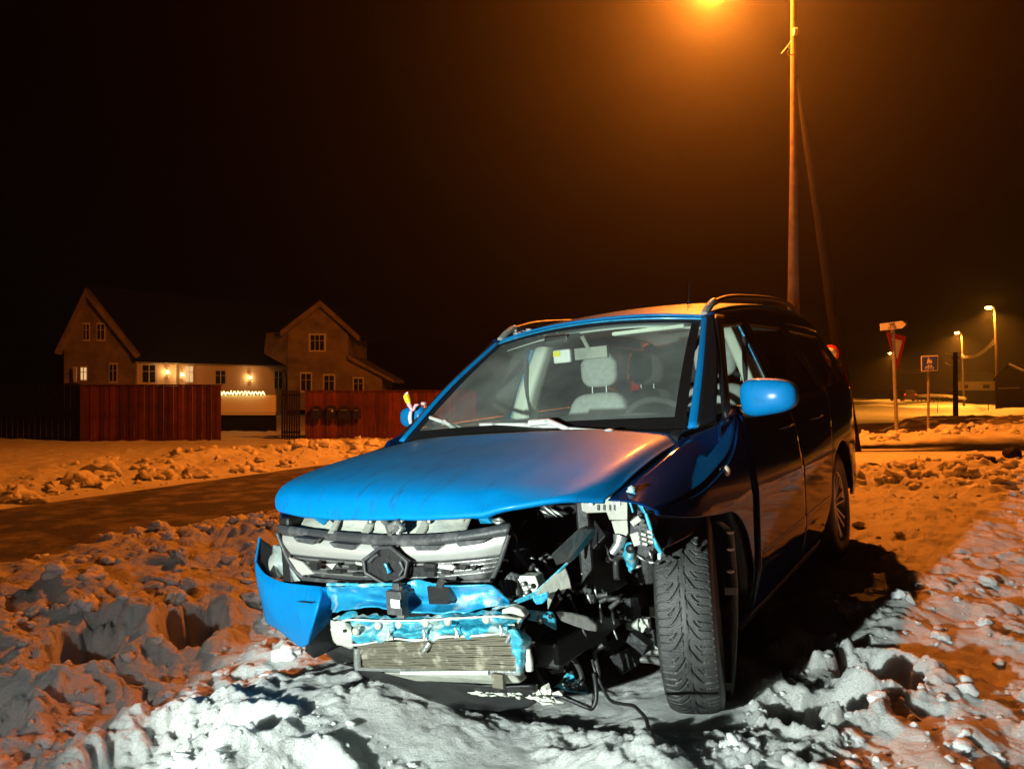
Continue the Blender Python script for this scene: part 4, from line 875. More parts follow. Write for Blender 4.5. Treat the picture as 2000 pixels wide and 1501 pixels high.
B = MB(); B.tube([Z1(655, 1090, .80), Z1(655, 1200, .79)], .013, 8); B.tube([Z1(1080, 1062, .81), Z1(1060, 1090, .815), (Z1(1035, 1122, .82))], [.012, .012, .008], 4); B.tube([Z1(1570, 975, .83), Z1(1530, 1060, .83)], [.010, .008], 4); B.build('radiator_bracket', M['metal'], rd_)
B = MB(); B.box(Z1(1483, 1285, .80), (.02, .042, .045)); B.build('drain_block', M['fin'], rd_, bevel=.004)
# hanging undertray with its shredded edge
ut = sheet('undertray', zgrid([[(640, 1215, .72), (850, 1245, .72), (1100, 1290, .73), (1400, 1310, .74), (1700, 1310, .70)], [(720, 1255, .66), (880, 1300, .66), (1100, 1360, .66), (1400, 1400, .64), (1700, 1400, .60)], [(760, 1260, .50), (900, 1340, .50), (1120, 1430, .50), (1400, 1455, .48), (1650, 1440, .45)]], Z1, 16, 30, .01, 10), M['black'], car, .006, 0)
B = MB(); rs = random.Random(3)
for k in range(26):
    x = rs.uniform(1230, 1800); y = 1325+(x-1230)*.13+rs.uniform(-14, 22); pts_ = []
    L_ = rs.uniform(30, 110)
    for j in range(4): pts_.append(Z1(x+L_*j/3, y+L_*j/3*.17+rs.uniform(-6, 6), .70+rs.uniform(-.02, .02)))
    B.tube(pts_, [.001, rs.uniform(.003, .008), rs.uniform(.002, .007), .001], 4)
for k in range(10):
    x = rs.uniform(1650, 1830); y = rs.uniform(1310, 1400); B.box(Z1(x, y, .66), (.012, rs.uniform(.02, .05), rs.uniform(.008, .02)), Matrix.Rotation(rs.uniform(-.6, .6), 3, 'X'), .006)
B.build('shredded_plastic', M['pale'], ut)
# crushed parts where the left headlight was
def plate(name, pts2, f0, f1, m, d=.02, Z=Z2, par=None, bev=.003):
    n = len(pts2); B = MB(); x0 = min(p[0] for p in pts2); x1 = max(p[0] for p in pts2)
    B.prism([Z(x, y, f0+(f1-f0)*(x-x0)/(x1-x0)) for x, y in pts2], (-d, 0, 0)); return B.build(name, m, par or car, bevel=bev)
bar = plate('bent_beam', [(350, 545), (515, 392), (592, 398), (440, 590), (380, 612)], .62, .40, M['metal'], .05)
plate('beam_flange', [(440, 590), (592, 400), (585, 445), (470, 580), (425, 615)], .63, .42, M['raw'], .03, par=bar)
tp = plate('torn_panel', [(425, 610), (455, 690), (468, 755), (440, 745), (415, 780), (395, 745), (370, 770), (330, 870), (325, 800), (250, 800), (290, 740), (360, 670)], .72, .60, M['pale'], .006)
plate('torn_strip', [(440, 590), (250, 765), (130, 818), (0, 862), (0, 886), (150, 838), (280, 790), (380, 670), (450, 600)], .80, .62, M['raw'], .008, par=tp)
plate('torn_tongue', [(245, 790), (330, 765), (330, 800), (300, 835), (262, 842), (240, 815)], .76, .74, M['cyan'], .008, par=tp)
hb = plate('horn_bracket', [(150, 672), (255, 672), (275, 730), (240, 800), (170, 805), (150, 740)], .70, .68, M['pale'], .05)
B = MB()
for k in range(4): B.tube([Z2(60+24*k, 700-8*k, .70), Z2(95+20*k, 800-4*k, .72)], .010, 6)
B.tube([Z2(45, 720, .70), Z2(120, 660, .69), Z2(160, 675, .70)], .008, 6); B.build('horn_coil', M['darkplast'], hb)
B = MB()
for (x, y) in ((185, 720), (225, 735), (205, 770)): B.lathe([(0, .006), (.008, .005), (.009, 0)], Z2(x, y, .705), 'x', 10)
B.build('bracket_bolt', M['metal'], hb)
bk = plate('beam_bracket', [(185, 872), (355, 885), (372, 930), (375, 992), (300, 950), (210, 930)], .74, .66, M['raw'], .010)
B = MB()
for (x, y, r_) in ((285, 937, .010), (345, 910, .007), (215, 905, .008)): B.lathe([(0, .002), (r_, .001), (r_, -.004)], Z2(x, y, .74-.07*(x-185)/190+.004), 'x', 12)
B.build('bracket_hole', M['black'], bk)
plate('bent_plate', [(372, 882), (470, 890), (560, 915), (612, 960), (615, 1000), (560, 992), (480, 965), (405, 935)], .64, .54, M['metal'], .012)
plate('crossmember_knot', [(60, 870), (120, 850), (170, 868), (195, 905), (160, 945), (140, 990), (95, 960), (60, 925)], .84, .80, M['pale'], .03)
G = zgrid([[(440, 1238, .50), (500, 1262, .48), (545, 1310, .47)], [(410, 1275, .52), (480, 1300, .50), (560, 1330, .48)], [(372, 1312, .54), (450, 1345, .52), (572, 1358, .50)]], Z2, 14, 16, .012, 25, 2)
fr_ = sheet('torn_fragment', G, M['raw'], car, .005, 0)
B = MB(); B.tube([Z2(415, 1290, .545), Z2(520, 1345, .53)], .005, 5); B.tube([Z2(450, 1330, .55), Z2(515, 1275, .52)], .004, 5); B.build('fragment_fold', M['black'], fr_)
# fuse box cover, neck and hose
fz = plate('fuse_cover', [(495, 225), (640, 205), (785, 190), (795, 250), (795, 345), (690, 345), (672, 300), (560, 305), (528, 292), (522, 240)], .42, .44, M['greyplast'], .09)
for x in (625, 660, 695, 722): plate('cover_slot', [(x-6, 255), (x+6, 257), (x+6, 290), (x-6, 286)], .436, .436, M['black'], .006, par=fz, bev=0)
for x in (572, 735): plate('cover_latch', [(x, 232), (x+18, 228), (x+18, 260), (x, 262)], .446, .446, M['metal'], .01, par=fz, bev=0)
plate('cover_neck', [(700, 350), (795, 345), (800, 420), (780, 460), (735, 465), (715, 400)], .42, .43, M['greyplast'], .06, par=fz)
B = MB(); B.tube([Z2(758, 440, .43), Z2(745, 490, .44), Z2(705, 540, .45)], [.026, .018, .013], 10); B.build('filler_hose', M['metal'], car)
wg = plate('wing_bracket', [(800, 182), (835, 180), (872, 240), (905, 305), (890, 310), (850, 250), (818, 205)], .46, .48, M['cyan'], .012)
B = MB(); B.tube([Z2(795, 180, .46), Z2(835, 180, .46)], .007, 6); B.tube([Z2(905, 305, .49), Z2(925, 370, .49), Z2(945, 440, .49), Z2(972, 500, .49), Z2(995, 540, .48)], [.006, .007, .006, .009, .006], 6); B.tube([Z2(790, 200, .44), Z2(815, 250, .44), Z2(830, 300, .44)], .004, 5); B.lathe([(0, .02), (.012, .014), (.014, 0)], Z2(822, 178, .46), 'z', 10); B.build('bracket_edge', M['raw'], wg)
fb_ = plate('relay_box', [(815, 340), (860, 312), (905, 320), (935, 400), (962, 480), (940, 540), (880, 590), (845, 520), (810, 430)], .44, .47, M['darkplast'], .08)
B = MB()
for i in range(3):
    for j in range(2):
        x = 890+i*4+j*35; y = 425+i*28-j*14; B.box(Z2(x, y, .485), (.02, .024, .017), Matrix.Rotation(-.25, 3, 'X'))
for (x, y) in ((880, 345), (895, 372), (862, 385), (905, 395)): B.box(Z2(x, y, .48), (.02, .026, .014), Matrix.Rotation(-.3, 3, 'X'))
B.build('relay', M['black'], fb_)
B = MB()
for i in range(3):
    for j in range(2):
        x = 890+i*4+j*35; y = 425+i*28-j*14; B.box(Z2(x+2, y+4, .50), (.004, .016, .008), Matrix.Rotation(-.25, 3, 'X'))
B.box(Z2(850, 455, .49), (.008, .03, .04), Matrix.Rotation(.3, 3, 'X')); B.box(Z2(848, 350, .485), (.01, .035, .018), Matrix.Rotation(.6, 3, 'X')); B.build('relay_cap', M['greyplast'], fb_)
sheet('torn_mount', zgrid([[(790, 478, .42), (820, 470, .44), (850, 490, .42)], [(765, 520, .42), (810, 530, .47), (862, 540, .42)], [(785, 590, .42), (825, 590, .45), (858, 585, .42)], [(815, 640, .41), (830, 630, .42), (845, 610, .41)]], Z2, 16, 12, .012, 30, 6), M['raw'], car, .005, 0)
B = MB(); B.lathe([(0, .004), (.014, .003), (.015, -.004)], Z2(812, 515, .475), 'x', 12); B.build('mount_hole', M['black'], car)
plate('torn_chip', [(970, 540), (995, 536), (990, 580), (972, 578)], .52, .52, M['raw'], .006)
B = MB(); rs = random.Random(11)
for (x, y, a, L_, f) in [(880, 570, .6, 60, .46), (930, 545, 1.2, 50, .47), (860, 620, -.4, 40, .46), (940, 590, .2, 40, .45), (690, 790, .3, 70, .42), (610, 760, 1.4, 60, .45), (570, 800, 1.2, 70, .48), (710, 900, 1.4, 110, .36), (725, 1010, 1.2, 70, .36), (640, 890, 1.5, 110, .42), (660, 770, 1.0, 40, .4), (270, 640, .8, 40, .65), (340, 290, .7, 110, .50), (310, 300, .5, 60, .52), (380, 300, .6, 90, .5), (470, 1170, .6, 40, .50), (600, 1200, 1.3, 60, .45), (40, 640, .1, 50, .6), (80, 580, .1, 40, .6), (240, 570, .2, 20, .6), (530, 660, 1.0, 20, .4)]:
    c_, s__ = math.cos(a)*L_/2, math.sin(a)*L_/2
    B.tube([Z2(x-c_, y-s__, f), Z2(x+rs.uniform(-4, 4), y+rs.uniform(-4, 4), f+.01), Z2(x+c_, y+s__, f)], [rs.uniform(.001, .004), rs.uniform(.003, .007), rs.uniform(.001, .003)], 6)
B.build('engine_pipe', M['metal'], car)
B = MB()
for k in range(26):
    x = rs.uniform(60, 760); y = rs.uniform(330, 1100); f = rs.uniform(.30, .5); p0 = Vector(Z2(x, y, f)); pts_ = [p0]
    for j in range(4): pts_.append(pts_[-1]+Vector((rs.uniform(-.03, .04), rs.uniform(-.05, .05), rs.uniform(-.08, .02))))
    B.tube([tuple(p) for p in crom([tuple(p) for p in pts_], 14)], rs.uniform(.004, .012), 6)
B.build('wiring', M['rubber'], car)
B = MB(); rs = random.Random(4)
for k in range(22):
    x = rs.uniform(20, 900); y = rs.uniform(380, 1250); f = rs.uniform(.18, .38)
    if x > 620 and y > 600: f = rs.uniform(.1, .25)
    B.box(Z2(x, y, f), (rs.uniform(.03, .08), rs.uniform(.03, .10), rs.uniform(.02, .09)), Matrix.Rotation(rs.uniform(-.8, .8), 3, 'X') @ Matrix.Rotation(rs.uniform(-.6, .6), 3, 'Z'), .008)
B.build('crushed_part', M['engine'], car, bevel=.004)
B = MB(); cb = [Z2(590, 1160, .50), Z2(605, 1220, .50), Z2(650, 1325, .52), Z2(700, 1402, .55), Z2(770, 1422, .60), Z2(830, 1432, .66), Z2(870, 1465, .74), Z2(905, 1510, .82), Z2(925, 1590, .92)]
cc = [Vector(p) for p in crom(cb, 60)]
B.tube([tuple(p) for p in cc], .0055, 8); B.build('dangling_cable', M['black'], car)
B = MB(); B.tube([tuple(p) for p in crom([Z2(600, 1240, .52), Z2(612, 1320, .52), Z2(612, 1400, .53), Z2(590, 1445, .54), Z2(560, 1440, .55), Z2(480, 1405, .56), Z2(330, 1330, .58), Z2(250, 1210, .6)], 40)], .008, 8); B.build('dangling_hose', M['black'], car)
# fallen snow and frost on the car
ps = []
def dust(n, fn, r0, r1):
    for _ in range(n): p = fn(); ps.append((p, rng.uniform(r0, r1)))
dust(60, lambda: (-1.15-abs(rng.normal(0, .3)), -.60+rng.normal(0, .02), 1.62+rng.normal(0, .012)+.0), .006, .022)
dust(26, lambda: Q(rng.uniform(800, 1000), 868+rng.normal(0, 2.5), -.06-.12*rng.rand()), .003, .010)
Vs = []; Fs = []; off = 0
for (p, r) in ps:
    v = VB[rng.randint(8)]*r*np.array([1.3, 1, .6]); Vs.append(v+np.array(p)); Fs.append(IF1+off); off += len(v)
frost = obj('roof_snow', mesh_np('roof_snow', np.concatenate(Vs), np.concatenate(Fs)), M['clod']); frost.matrix_world = CM
tag(frost, 'crumbs of frozen snow lying on the roof rail and bonnet edge of the blue car', 'snow', kind='stuff')
#PART4
# ================================================================ SURROUNDINGS
def gz(x, y): return float(height(np.array([float(x)]), np.array([float(y)]), False)[0])
def text_mesh(txt, size, ext=.003):
    cu = bpy.data.curves.new('lettering', 'FONT'); cu.body = txt; cu.size = size; cu.extrude = ext; cu.align_x = 'CENTER'; cu.align_y = 'CENTER'; cu.offset = size*.018
    o = bpy.data.objects.new('lettering', cu); COL.objects.link(o); bpy.context.view_layer.update()
    me = bpy.data.meshes.new_from_object(o.evaluated_get(bpy.context.evaluated_depsgraph_get())); bpy.data.objects.remove(o); return me
# near street lamp on a wooden pole with a leaning brace
x0 = at(1551, 761, 16).x; g = gz(x0, 16)
sl = tag(empty('street_lamp', (x0, 16, g)), 'tall wooden lamp pole with a leaning brace behind the blue car', 'street lamp')
B = MB(); B.tube([(0, 0, -.2), (-.01, 0, 3), (0, 0, 6), (0, 0, 9.0), (0, 0, 10.4)], [.145, .12, .075, .052, .048], 14); B.build('pole', M['wood'], sl)
bt_ = at(1556, 150, 16); bb = at(1669, 838, 15.4)
B = MB(); B.tube([(bt_.x-x0, bt_.y-16, bt_.z-g), (bb.x-x0, bb.y-16, -.1)], [.055, .14], 12); B.build('brace', M['wooddark'], sl)
B = MB(); B.tube([(0, 0, 9.9), (-.6, 0, 9.95), (LAMP[0]-x0+.1, 0, LAMP[2]-g+.13)], .03, 8); B.build('arm', M['steel'], sl)
B = MB(); hx = LAMP[0]-x0; hz_ = LAMP[2]-g
V, Fs = blob(10, 20, .34, .14, .10, .8); B.add([(x+hx-.02, y, max(z, -.02)+hz_+.12) for x, y, z in V], Fs, True); hd = B.build('lamp_head', M['steel'], sl)
V, Fs = blob(8, 16, .20, .09, .07, .9); B = MB(); B.add([(x+hx, y, z+hz_+.09) for x, y, z in V], Fs, True); B.build('lamp_glass', M['sodium'], hd)
b1_ = at(1552, 95, 15.95); q = lambda px, py: (lambda p: (p.x-x0, p.y-16, p.z-g))(at(px, py, 15.9))
B = MB(); B.tube([q(1526, 105), q(1537, 92), q(1546, 80)], .012, 6); B.tube([q(1539, 90), q(1543, 96), q(1538, 101)], .016, 6); B.tube([q(1537, 103), q(1541, 108), q(1550, 107)], .014, 6); B.tube([q(1550, 62), q(1556, 62)], .075, 10); B.build('cable_clamp', M['steel'], sl)

# signs
def pole_sign(name, label, px, Y, top_py, r, lean=0):
    x = at(px, 880, Y).x; g = gz(x, Y); h = at(px, top_py, Y).z-g
    e = tag(empty(name, (x, Y, g)), label, 'road sign'); B = MB(); B.tube([(0, 0, -.1), (lean*h, 0, h)], r, 12); B.build('pole', M['steel'], e); return e, x, g, h
e, x, g, h = pole_sign('direction_sign', 'white arrow-shaped direction board above a give-way triangle on a grey post', 1752, 17.3, 640, .04, -.035)
R8 = Matrix.Rotation(math.radians(22), 3, 'Z')
def sp(px, py, Y=15.93): p = at(px, py, Y+1.3); return (p.x-x, p.y-17.3, p.z-g)
B = MB(); B.prism([sp(1719, 632), sp(1762, 626.5), sp(1770, 633), sp(1762, 641), sp(1720, 645.5)], (0, .015, 0)); ar = B.build('arrow_board', M['signwhite'], e)
B = MB(); B.prism([sp(1764, 626, 15.945), sp(1773, 625, 15.945), sp(1773, 641, 15.945), sp(1763, 641, 15.945), sp(1771, 633, 15.945)], (0, .012, 0)); B.build('board_tip', M['ink'], ar)
for txt, px, py, sz in (('VIK', 1742.5, 633.5, .095), ('14 - 60', 1742.5, 639.5, .066)):
    t = obj('lettering', text_mesh(txt, sz, .001), M['ink'], ar); p = sp(px, py, 15.925); t.location = p; t.rotation_euler = (math.pi/2, math.radians(-5), 0)
B = MB(); T1, T2, T3 = sp(1731, 647, 15.86), sp(1770, 657, 16.4), sp(1753, 723, 16.1)
B.prism([T1, T2, T3], (0, .015, 0)); tr = B.build('give_way_board', M['red'], e)
cT = (Vector(T1)+Vector(T2)+Vector(T3))/3; B = MB(); B.prism([cT+(Vector(p)-cT)*.56+Vector((-.004, -.014, 0)) for p in (T1, T2, T3)], (0, .01, 0)); B.build('give_way_field', M['signwhite'], tr)
e, x, g, h = pole_sign('path_sign', 'square blue sign with white walking figures above a bicycle on a slim post', 1813, 17.3, 700, .028, .008)
def sp2(px, py, Y=14.95): p = at(px, py, Y+2.3); return (p.x-x, p.y-17.3, p.z-g)
B = MB(); B.prism([sp2(1799, 695), sp2(1832.5, 693.5), sp2(1832, 724), sp2(1799.5, 725)], (0, .012, 0)); bo = B.build('sign_board', M['signwhite'], e, bevel=.004)
B = MB(); B.prism([sp2(1801, 697, 14.945), sp2(1831, 695.6, 14.945), sp2(1830.4, 722.2, 14.945), sp2(1801.3, 723, 14.945)], (0, .008, 0)); B.build('blue_field', M['signblue'], bo)
def glyph(polys, nm):
    B = MB()
    for poly in polys: B.prism([sp2(px, py, 14.94) for px, py in poly], (0, .006, 0))
    B.build(nm, M['signwhite'], bo)
glyph([[(1813, 698), (1815, 698), (1815.2, 700.5), (1812.8, 700.5)], [(1812, 701), (1815.5, 701), (1816.5, 705), (1815.3, 709.6), (1814, 709.6), (1813.6, 706), (1812, 709.8), (1810.6, 709.4), (1811.6, 705)]], 'adult_figure')
glyph([[(1817.8, 701.5), (1819.2, 701.5), (1819.3, 703.2), (1817.7, 703.2)], [(1817, 703.6), (1819.6, 703.6), (1821, 707), (1820, 709.8), (1818.7, 708), (1817.4, 709.8), (1816.3, 709)]], 'child_figure')
B = MB()
for cx in (1811, 1820.5): B.tube([tuple(Vector(sp2(cx+3*math.cos(a), 718.3+3*math.sin(a), 14.938))) for a in np.linspace(0, 2*math.pi, 17)], .004, 5, cap=False)
B.tube([sp2(1811, 718.3, 14.938), sp2(1813.5, 713.6, 14.938), sp2(1819, 713.6, 14.938), sp2(1820.5, 718.3, 14.938)], .004, 5); B.tube([sp2(1813.3, 713.8, 14.938), sp2(1815.8, 718.3, 14.938), sp2(1819, 713.8, 14.938), sp2(1818.6, 712.2, 14.938)], .004, 5); B.tube([sp2(1812.2, 712.4, 14.938), sp2(1814.8, 712.4, 14.938)], .004, 5)
B.build('bicycle_symbol', M['signwhite'], bo)

# boulders and big lumps at the ploughed edge
for i, (px, py, Y, sx, sy, sz, m, lab) in enumerate([
  (1700, 915, 10.6, .17, .16, .10, 'dimpaint', 'smooth dark rounded boulder beside the rear of the blue car'),
  (1978, 920, 9.9, .10, .10, .09, 'dimpaint', 'angular dark lump at the far right end of the ploughed snow edge'),
  (1925, 925, 9.8, .15, .12, .07, 'dimpaint', 'low dark lump in the ploughed snow edge below the far barn')]):
    p = at(px, py, Y); B = MB(); V = lump(IV2, 31+i*5, .22)*np.array([sx, sy, sz]); B.add([tuple(v) for v in V], [tuple(int(k) for k in f) for f in IF2], True)
    o = B.build('boulder', M[m]); o.location = (p.x, Y, gz(p.x, Y)+sz*.5); tag(o, lab, 'rock')

# fences
def fence(name, label, p0, p1, ztop, m, capm, h0=-.45, board=.14, gap=.006, group=None, posts=True):
    v = Vector((p1[0]-p0[0], p1[1]-p0[1], 0)); L_ = v.length; a = math.atan2(v.y, v.x)
    e = tag(empty(name, (p0[0], p0[1], h0), a), label, 'fence', group)
    B = MB(); n = int(L_/board)
    for k in range(n):
        x = (k+.5)*L_/n; B.box((x, (.012 if k % 2 else -.012), (ztop-h0)/2), (L_/n-gap, .022, ztop-h0-.04+random.uniform(-.01, .01)))
    B.build('boards', m, e)
    B = MB(); B.box((L_/2, 0, ztop-h0), (L_+.06, .12, .035)); B.build('cap_rail', capm, e, bevel=.005)
    if posts:
        for k in range(int(L_/2)+1):
            B = MB(); B.box((min(L_-.05, .05+k*2.0), .09, (ztop-h0)/2-.02), (.09, .09, ztop-h0-.02)); B.build('post', m, e)
    return e
pA, pB = at(157, 755, 24), at(432, 755, 24.6)
fence('board_fence', 'red vertical board fence in front of the lit house porch', (pA.x, 24), (pB.x, 24.6), 1.42, M['redpaint'], M['redpaint'])
pC = at(-160, 755, 27.5)
fence('board_fence', 'dark brown board fence at the left edge of the picture', (pC.x, 27.5), (pA.x-.05, 24.05), 1.45, M['dimpaint'], M['dimpaint'])
pD, pE = at(596, 764, 25.2), at(930, 764, 26.5)
rfn = fence('board_fence', 'dull red board fence that carries the mailboxes, beside the dark gate', (pD.x, 25.2), (pE.x, 26.5), 1.24, M['redpaint'], M['redpaint'])
pG0, pG1 = at(549, 760, 25.0), at(590, 760, 25.2)
gt = tag(empty('gate', (pG0.x, 25.0, -.40)), 'dark slatted gate between the pale terrace wall and the right red fence', 'gate')
gw = pG1.x-pG0.x
for k in range(8): B = MB(); B.box((gw*(k+.5)/8, 0, .84), (gw/8-.022, .025, 1.62)); B.build('slat', M['dimpaint'], gt)
for zz in (.3, 1.5): B = MB(); B.box((gw/2, .03, zz), (gw, .03, .07)); B.build('cross_bar', M['dimpaint'], gt)
for i, (px, w_, h_, lab) in enumerate([(619, .33, .43, 'black mailbox on the red fence, nearest the dark gate'), (646, .29, .46, 'black mailbox with a small bright lock, second from the dark gate'), (671, .38, .42, 'widest black mailbox on the red fence, with a slot in its lid'), (694, .24, .40, 'narrow black mailbox on the red fence, farthest from the gate')]):
    p = at(px, 806, 25.15); fy = 25.2+(p.x-pD.x)/(pE.x-pD.x)*1.3-.13
    o = tag(empty('mailbox', (p.x, fy, p.z-.2)), lab, 'mailbox', 'mailboxes on the red fence')
    B = MB(); B.prism([(-w_/2, 0, 0), (w_/2, 0, 0), (w_/2, 0, h_*.82), (w_*.36, 0, h_*.95), (0, 0, h_), (-w_*.36, 0, h_*.95), (-w_/2, 0, h_*.82)], (0, -.16, 0)); B.build('box', M['black'], o, bevel=.008)
    B = MB(); B.box((.0, -.168, h_*.70), (w_*.5, .012, .018)); B.build('flap', M['steel'], o)
    if i == 1: B = MB(); B.box((.06, -.17, h_*.58), (.045, .012, .05)); B.build('lock', M['signwhite'], o)
# terrace in front of the house
pT0, pT1 = at(430, 770, 30), at(552, 770, 31)
tw = tag(empty('terrace', (pT0.x, 30, -.45)), 'pale boarded terrace front between the red fence and the gate', 'terrace'); Lw = pT1.x-pT0.x
B = MB(); B.box((Lw/2, .1, 1.18), (Lw, .10, .66)); 
for k in range(7): B.box((Lw/2, .045, .90+.09*k), (Lw, .012, .075))
B.build('railing', M['wallwhite'], tw)
B = MB(); B.box((Lw/2, .04, .78), (Lw, .14, .07)); B.build('ledge', M['trimwhite'], tw); B = MB(); B.box((Lw/2, .15, .33), (Lw, .10, .82)); B.build('plinth', M['roofdark'], tw)
B = MB(); rs = random.Random(8); nL = 90
fl = tag(empty('string_lights', (pT0.x, 29.98, 1.10)), 'glowing yellow string lights draped along the terrace railing', 'string lights')
B.tube([(Lw*.83*k/40, -.03, .05+.025*math.sin(k*1.4)) for k in range(41)], .006, 4); B.build('wire', M['black'], fl)
B = MB()
for k in range(nL):
    V, Fs = blob(4, 6, .022, .022, .022, 1); cx = Lw*.83*k/nL; cz = .05+.05*math.sin(k*.9)+rs.uniform(-.025, .025); B.add([(x_+cx, y_-.05, z_+cz) for x_, y_, z_ in V], Fs, True)
o = B.build('bulbs', M['fairy'], fl); o['kind'] = 'stuff'
lamp('string_glow', 'POINT', (pT0.x+1.1, 29.8, 1.25), 3, (1, .72, .25), shadow_soft_size=.4)

# white house
hs = tag(empty('wooden_house', (0, 42, -.5)), 'pale wooden house with two gables and a lit porch behind the fences', 'house')
def hp(px, py, Y): p = at(px, py, Y); return (p.x, p.y-42, p.z+.5)
def wallp(name, pts_, d, m, par=hs, bev=0): B = MB(); B.prism(pts_, d); return B.build(name, m, par, bevel=bev)
def claddingz(name, P0, P1, z0, z1, m, par, step=.16):
    """weatherboards between two plan points"""
    B = MB(); n = max(1, int((z1-z0)/step)); v = Vector((P1[0]-P0[0], P1[1]-P0[1], 0)); nn = Vector((v.y, -v.x, 0)).normalized()
    for k in range(n):
        z = z0+(z1-z0)*k/n; a = Vector((P0[0], P0[1], z)); dz = (z1-z0)/n
        B.add([a+nn*.03, a+v+nn*.03, a+v+nn*.005+Vector((0, 0, dz)), a+nn*.005+Vector((0, 0, dz))], [(0, 1, 2, 3)])
    return B.build(name, m, par)
# left gable
YA = 42
gA = [hp(125, 800, YA), hp(265, 800, YA), hp(265, 692, YA), hp(167, 569, YA), hp(125, 655, YA)]
for p_ in range(1): wallp('gable_wall', [Vector(p)+Vector((0, .0, 0)) for p in gA], (0, .2, 0), M['wallshade'])
wallp('verge_board', [hp(167, 562, YA-.35), hp(106, 688, YA-.35), hp(113, 692, YA-.35), hp(167, 578, YA-.35)], (0, .35, 0), M['wallshade'])
wallp('verge_board', [hp(167, 562, YA-.35), hp(269, 692, YA-.35), hp(263, 698, YA-.35), hp(167, 578, YA-.35)], (0, .35, 0), M['wallshade'])
wallp('roof', [hp(166, 561, YA-.2), hp(104, 688, YA-.2), Vector(hp(104, 686, YA-.2))+Vector((0, 0, .12)), Vector(hp(166, 559, YA-.2))+Vector((0, 0, .12))], (0, 14, 0), M['roofdark'])
YW0, YW1 = 42.2, 50
EW0, EW1 = Vector(hp(263, 699, YW0-.5)), Vector(hp(562, 722, YW1-.5)); EW1.z = EW0.z = (EW0.z+EW1.z)/2+.02
ridge = Vector(hp(167, 562, YW0+1))
wallp('roof', [EW0, EW1, EW1+Vector((-.4, 5.2, 4.0)), Vector((ridge.x+.4, EW0.y+1.0, ridge.z))], (0, .04, .12), M['roofdark'])
W0, W1 = hp(265, 800, YW0), hp(562, 800, YW1)
cl = claddingz('porch_wall', W0, W1, 0, EW0.z-.05, M['wallwhite'], hs)
wallp('soffit', [EW0+Vector((0, 0, -.03)), EW1+Vector((0, 0, -.03)), EW1+Vector((0, .6, -.03)), EW0+Vector((0, .6, -.03))], (0, 0, .02), M['trimwhite'])
def on_wing(px, py, out=.05):
    """point on the porch wall seen at that pixel"""
    d = wray(px, py); a = Vector(W0)+Vector((0, 42, -.5)); v = Vector(W1)-Vector(W0); v.z = 0; n = Vector((v.y, -v.x, 0)).normalized()
    a = a+n*out; t = (a-Vector((0, 0, CAM_H))).dot(n)/d.dot(n); p = Vector((0, 0, CAM_H))+d*t; return Vector((p.x, p.y-42, p.z+.5))
wing_n = (lambda v: Vector((v.y, -v.x, 0)).normalized())(Vector(W1)-Vector(W0))
def window(x0, y0, x1, y1, fn, pane, nv=2, nh=1, par=hs, n=Vector((0, -1, 0))):
    w = wallp('window', [fn(x0, y0), fn(x1, y0), fn(x1, y1), fn(x0, y1)], n*.03, M['trimwhite'], par)
    k = .12; ix0, ix1, iy0, iy1 = x0+(x1-x0)*k, x1-(x1-x0)*k, y0+(y1-y0)*k*.8, y1-(y1-y0)*k*.8
    q = lambda px, py: Vector(fn(px, py))+n*.033
    wallp('pane', [q(ix0, iy0), q(ix1, iy0), q(ix1, iy1), q(ix0, iy1)], n*.01, pane, w)
    B = MB()
    for j in range(1, nv): xx = ix0+(ix1-ix0)*j/nv; B.tube([Vector(fn(xx, iy0))+n*.05, Vector(fn(xx, iy1))+n*.05], .03, 4)
    for j in range(1, nh+1): yy = iy0+(iy1-iy0)*.36*j; B.tube([Vector(fn(ix0, yy))+n*.05, Vector(fn(ix1, yy))+n*.05], .022, 4)
    B.build('glazing_bars', M['trimwhite'], w); return w
fA = lambda px, py: Vector(hp(px, py, YA-.01))
window(162, 630, 176, 666, fA, M['dullglass']); window(189, 630, 206, 666, fA, M['dullglass'])
window(157, 715, 171, 744, fA, M['warmwin']); window(213, 708, 230, 748, fA, M['dullglass'])
wallp('corner_post', [hp(142, 716, YA-.4), hp(149, 716, YA-.4), hp(148, 745, YA-.4), hp(143, 745, YA-.4)], (0, .1, 0), M['trimwhite'])
window(274, 709, 306, 750, on_wing, M['dullglass'], n=wing_n); window(360, 712, 378, 749, on_wing, M['warmwin'], n=wing_n); window(418, 721, 442, 752, on_wing, M['dullglass'], n=wing_n)
for x0_ in (266, 343, 347): wallp('porch_post', [on_wing(x0_, 706, .2), on_wing(x0_+3, 706, .2), on_wing(x0_+3, 752, .2), on_wing(x0_, 752, .2)], wing_n*.08, M['trimwhite'])
window(534, 721, 552, 762, on_wing, M['dullglass'], n=wing_n)
for (px, py) in ((327, 726), (356, 731), (489, 737)):
    p = on_wing(px, py, .16); B = MB(); V, Fs = blob(6, 10, .06, .06, .10, .8); B.add([(p.x+x_, p.y+y_, p.z+z_) for x_, y_, z_ in V], Fs, True); wl = B.build('wall_lamp', M['warm'], hs)
    lamp('porch_light', 'POINT', p+Vector((0, 42, -.5))+wing_n*.16, 12, (1, .5, .16), shadow_soft_size=.05)
    B = MB(); B.box(p+Vector((0, 0, .15))+wing_n*.02, (.10, .10, .05)); B.box(p+Vector((0, 0, -.15))+wing_n*.02, (.10, .10, .05)); B.build('lamp_housing', M['black'], wl)
B = MB(); p = on_wing(326, 707, .3); V, Fs = blob(5, 8, .08, .08, .03, 1); B.add([(p.x+x_, p.y+y_, p.z+z_) for x_, y_, z_ in V], Fs, True); B.build('ceiling_lamp', M['warm'], hs)
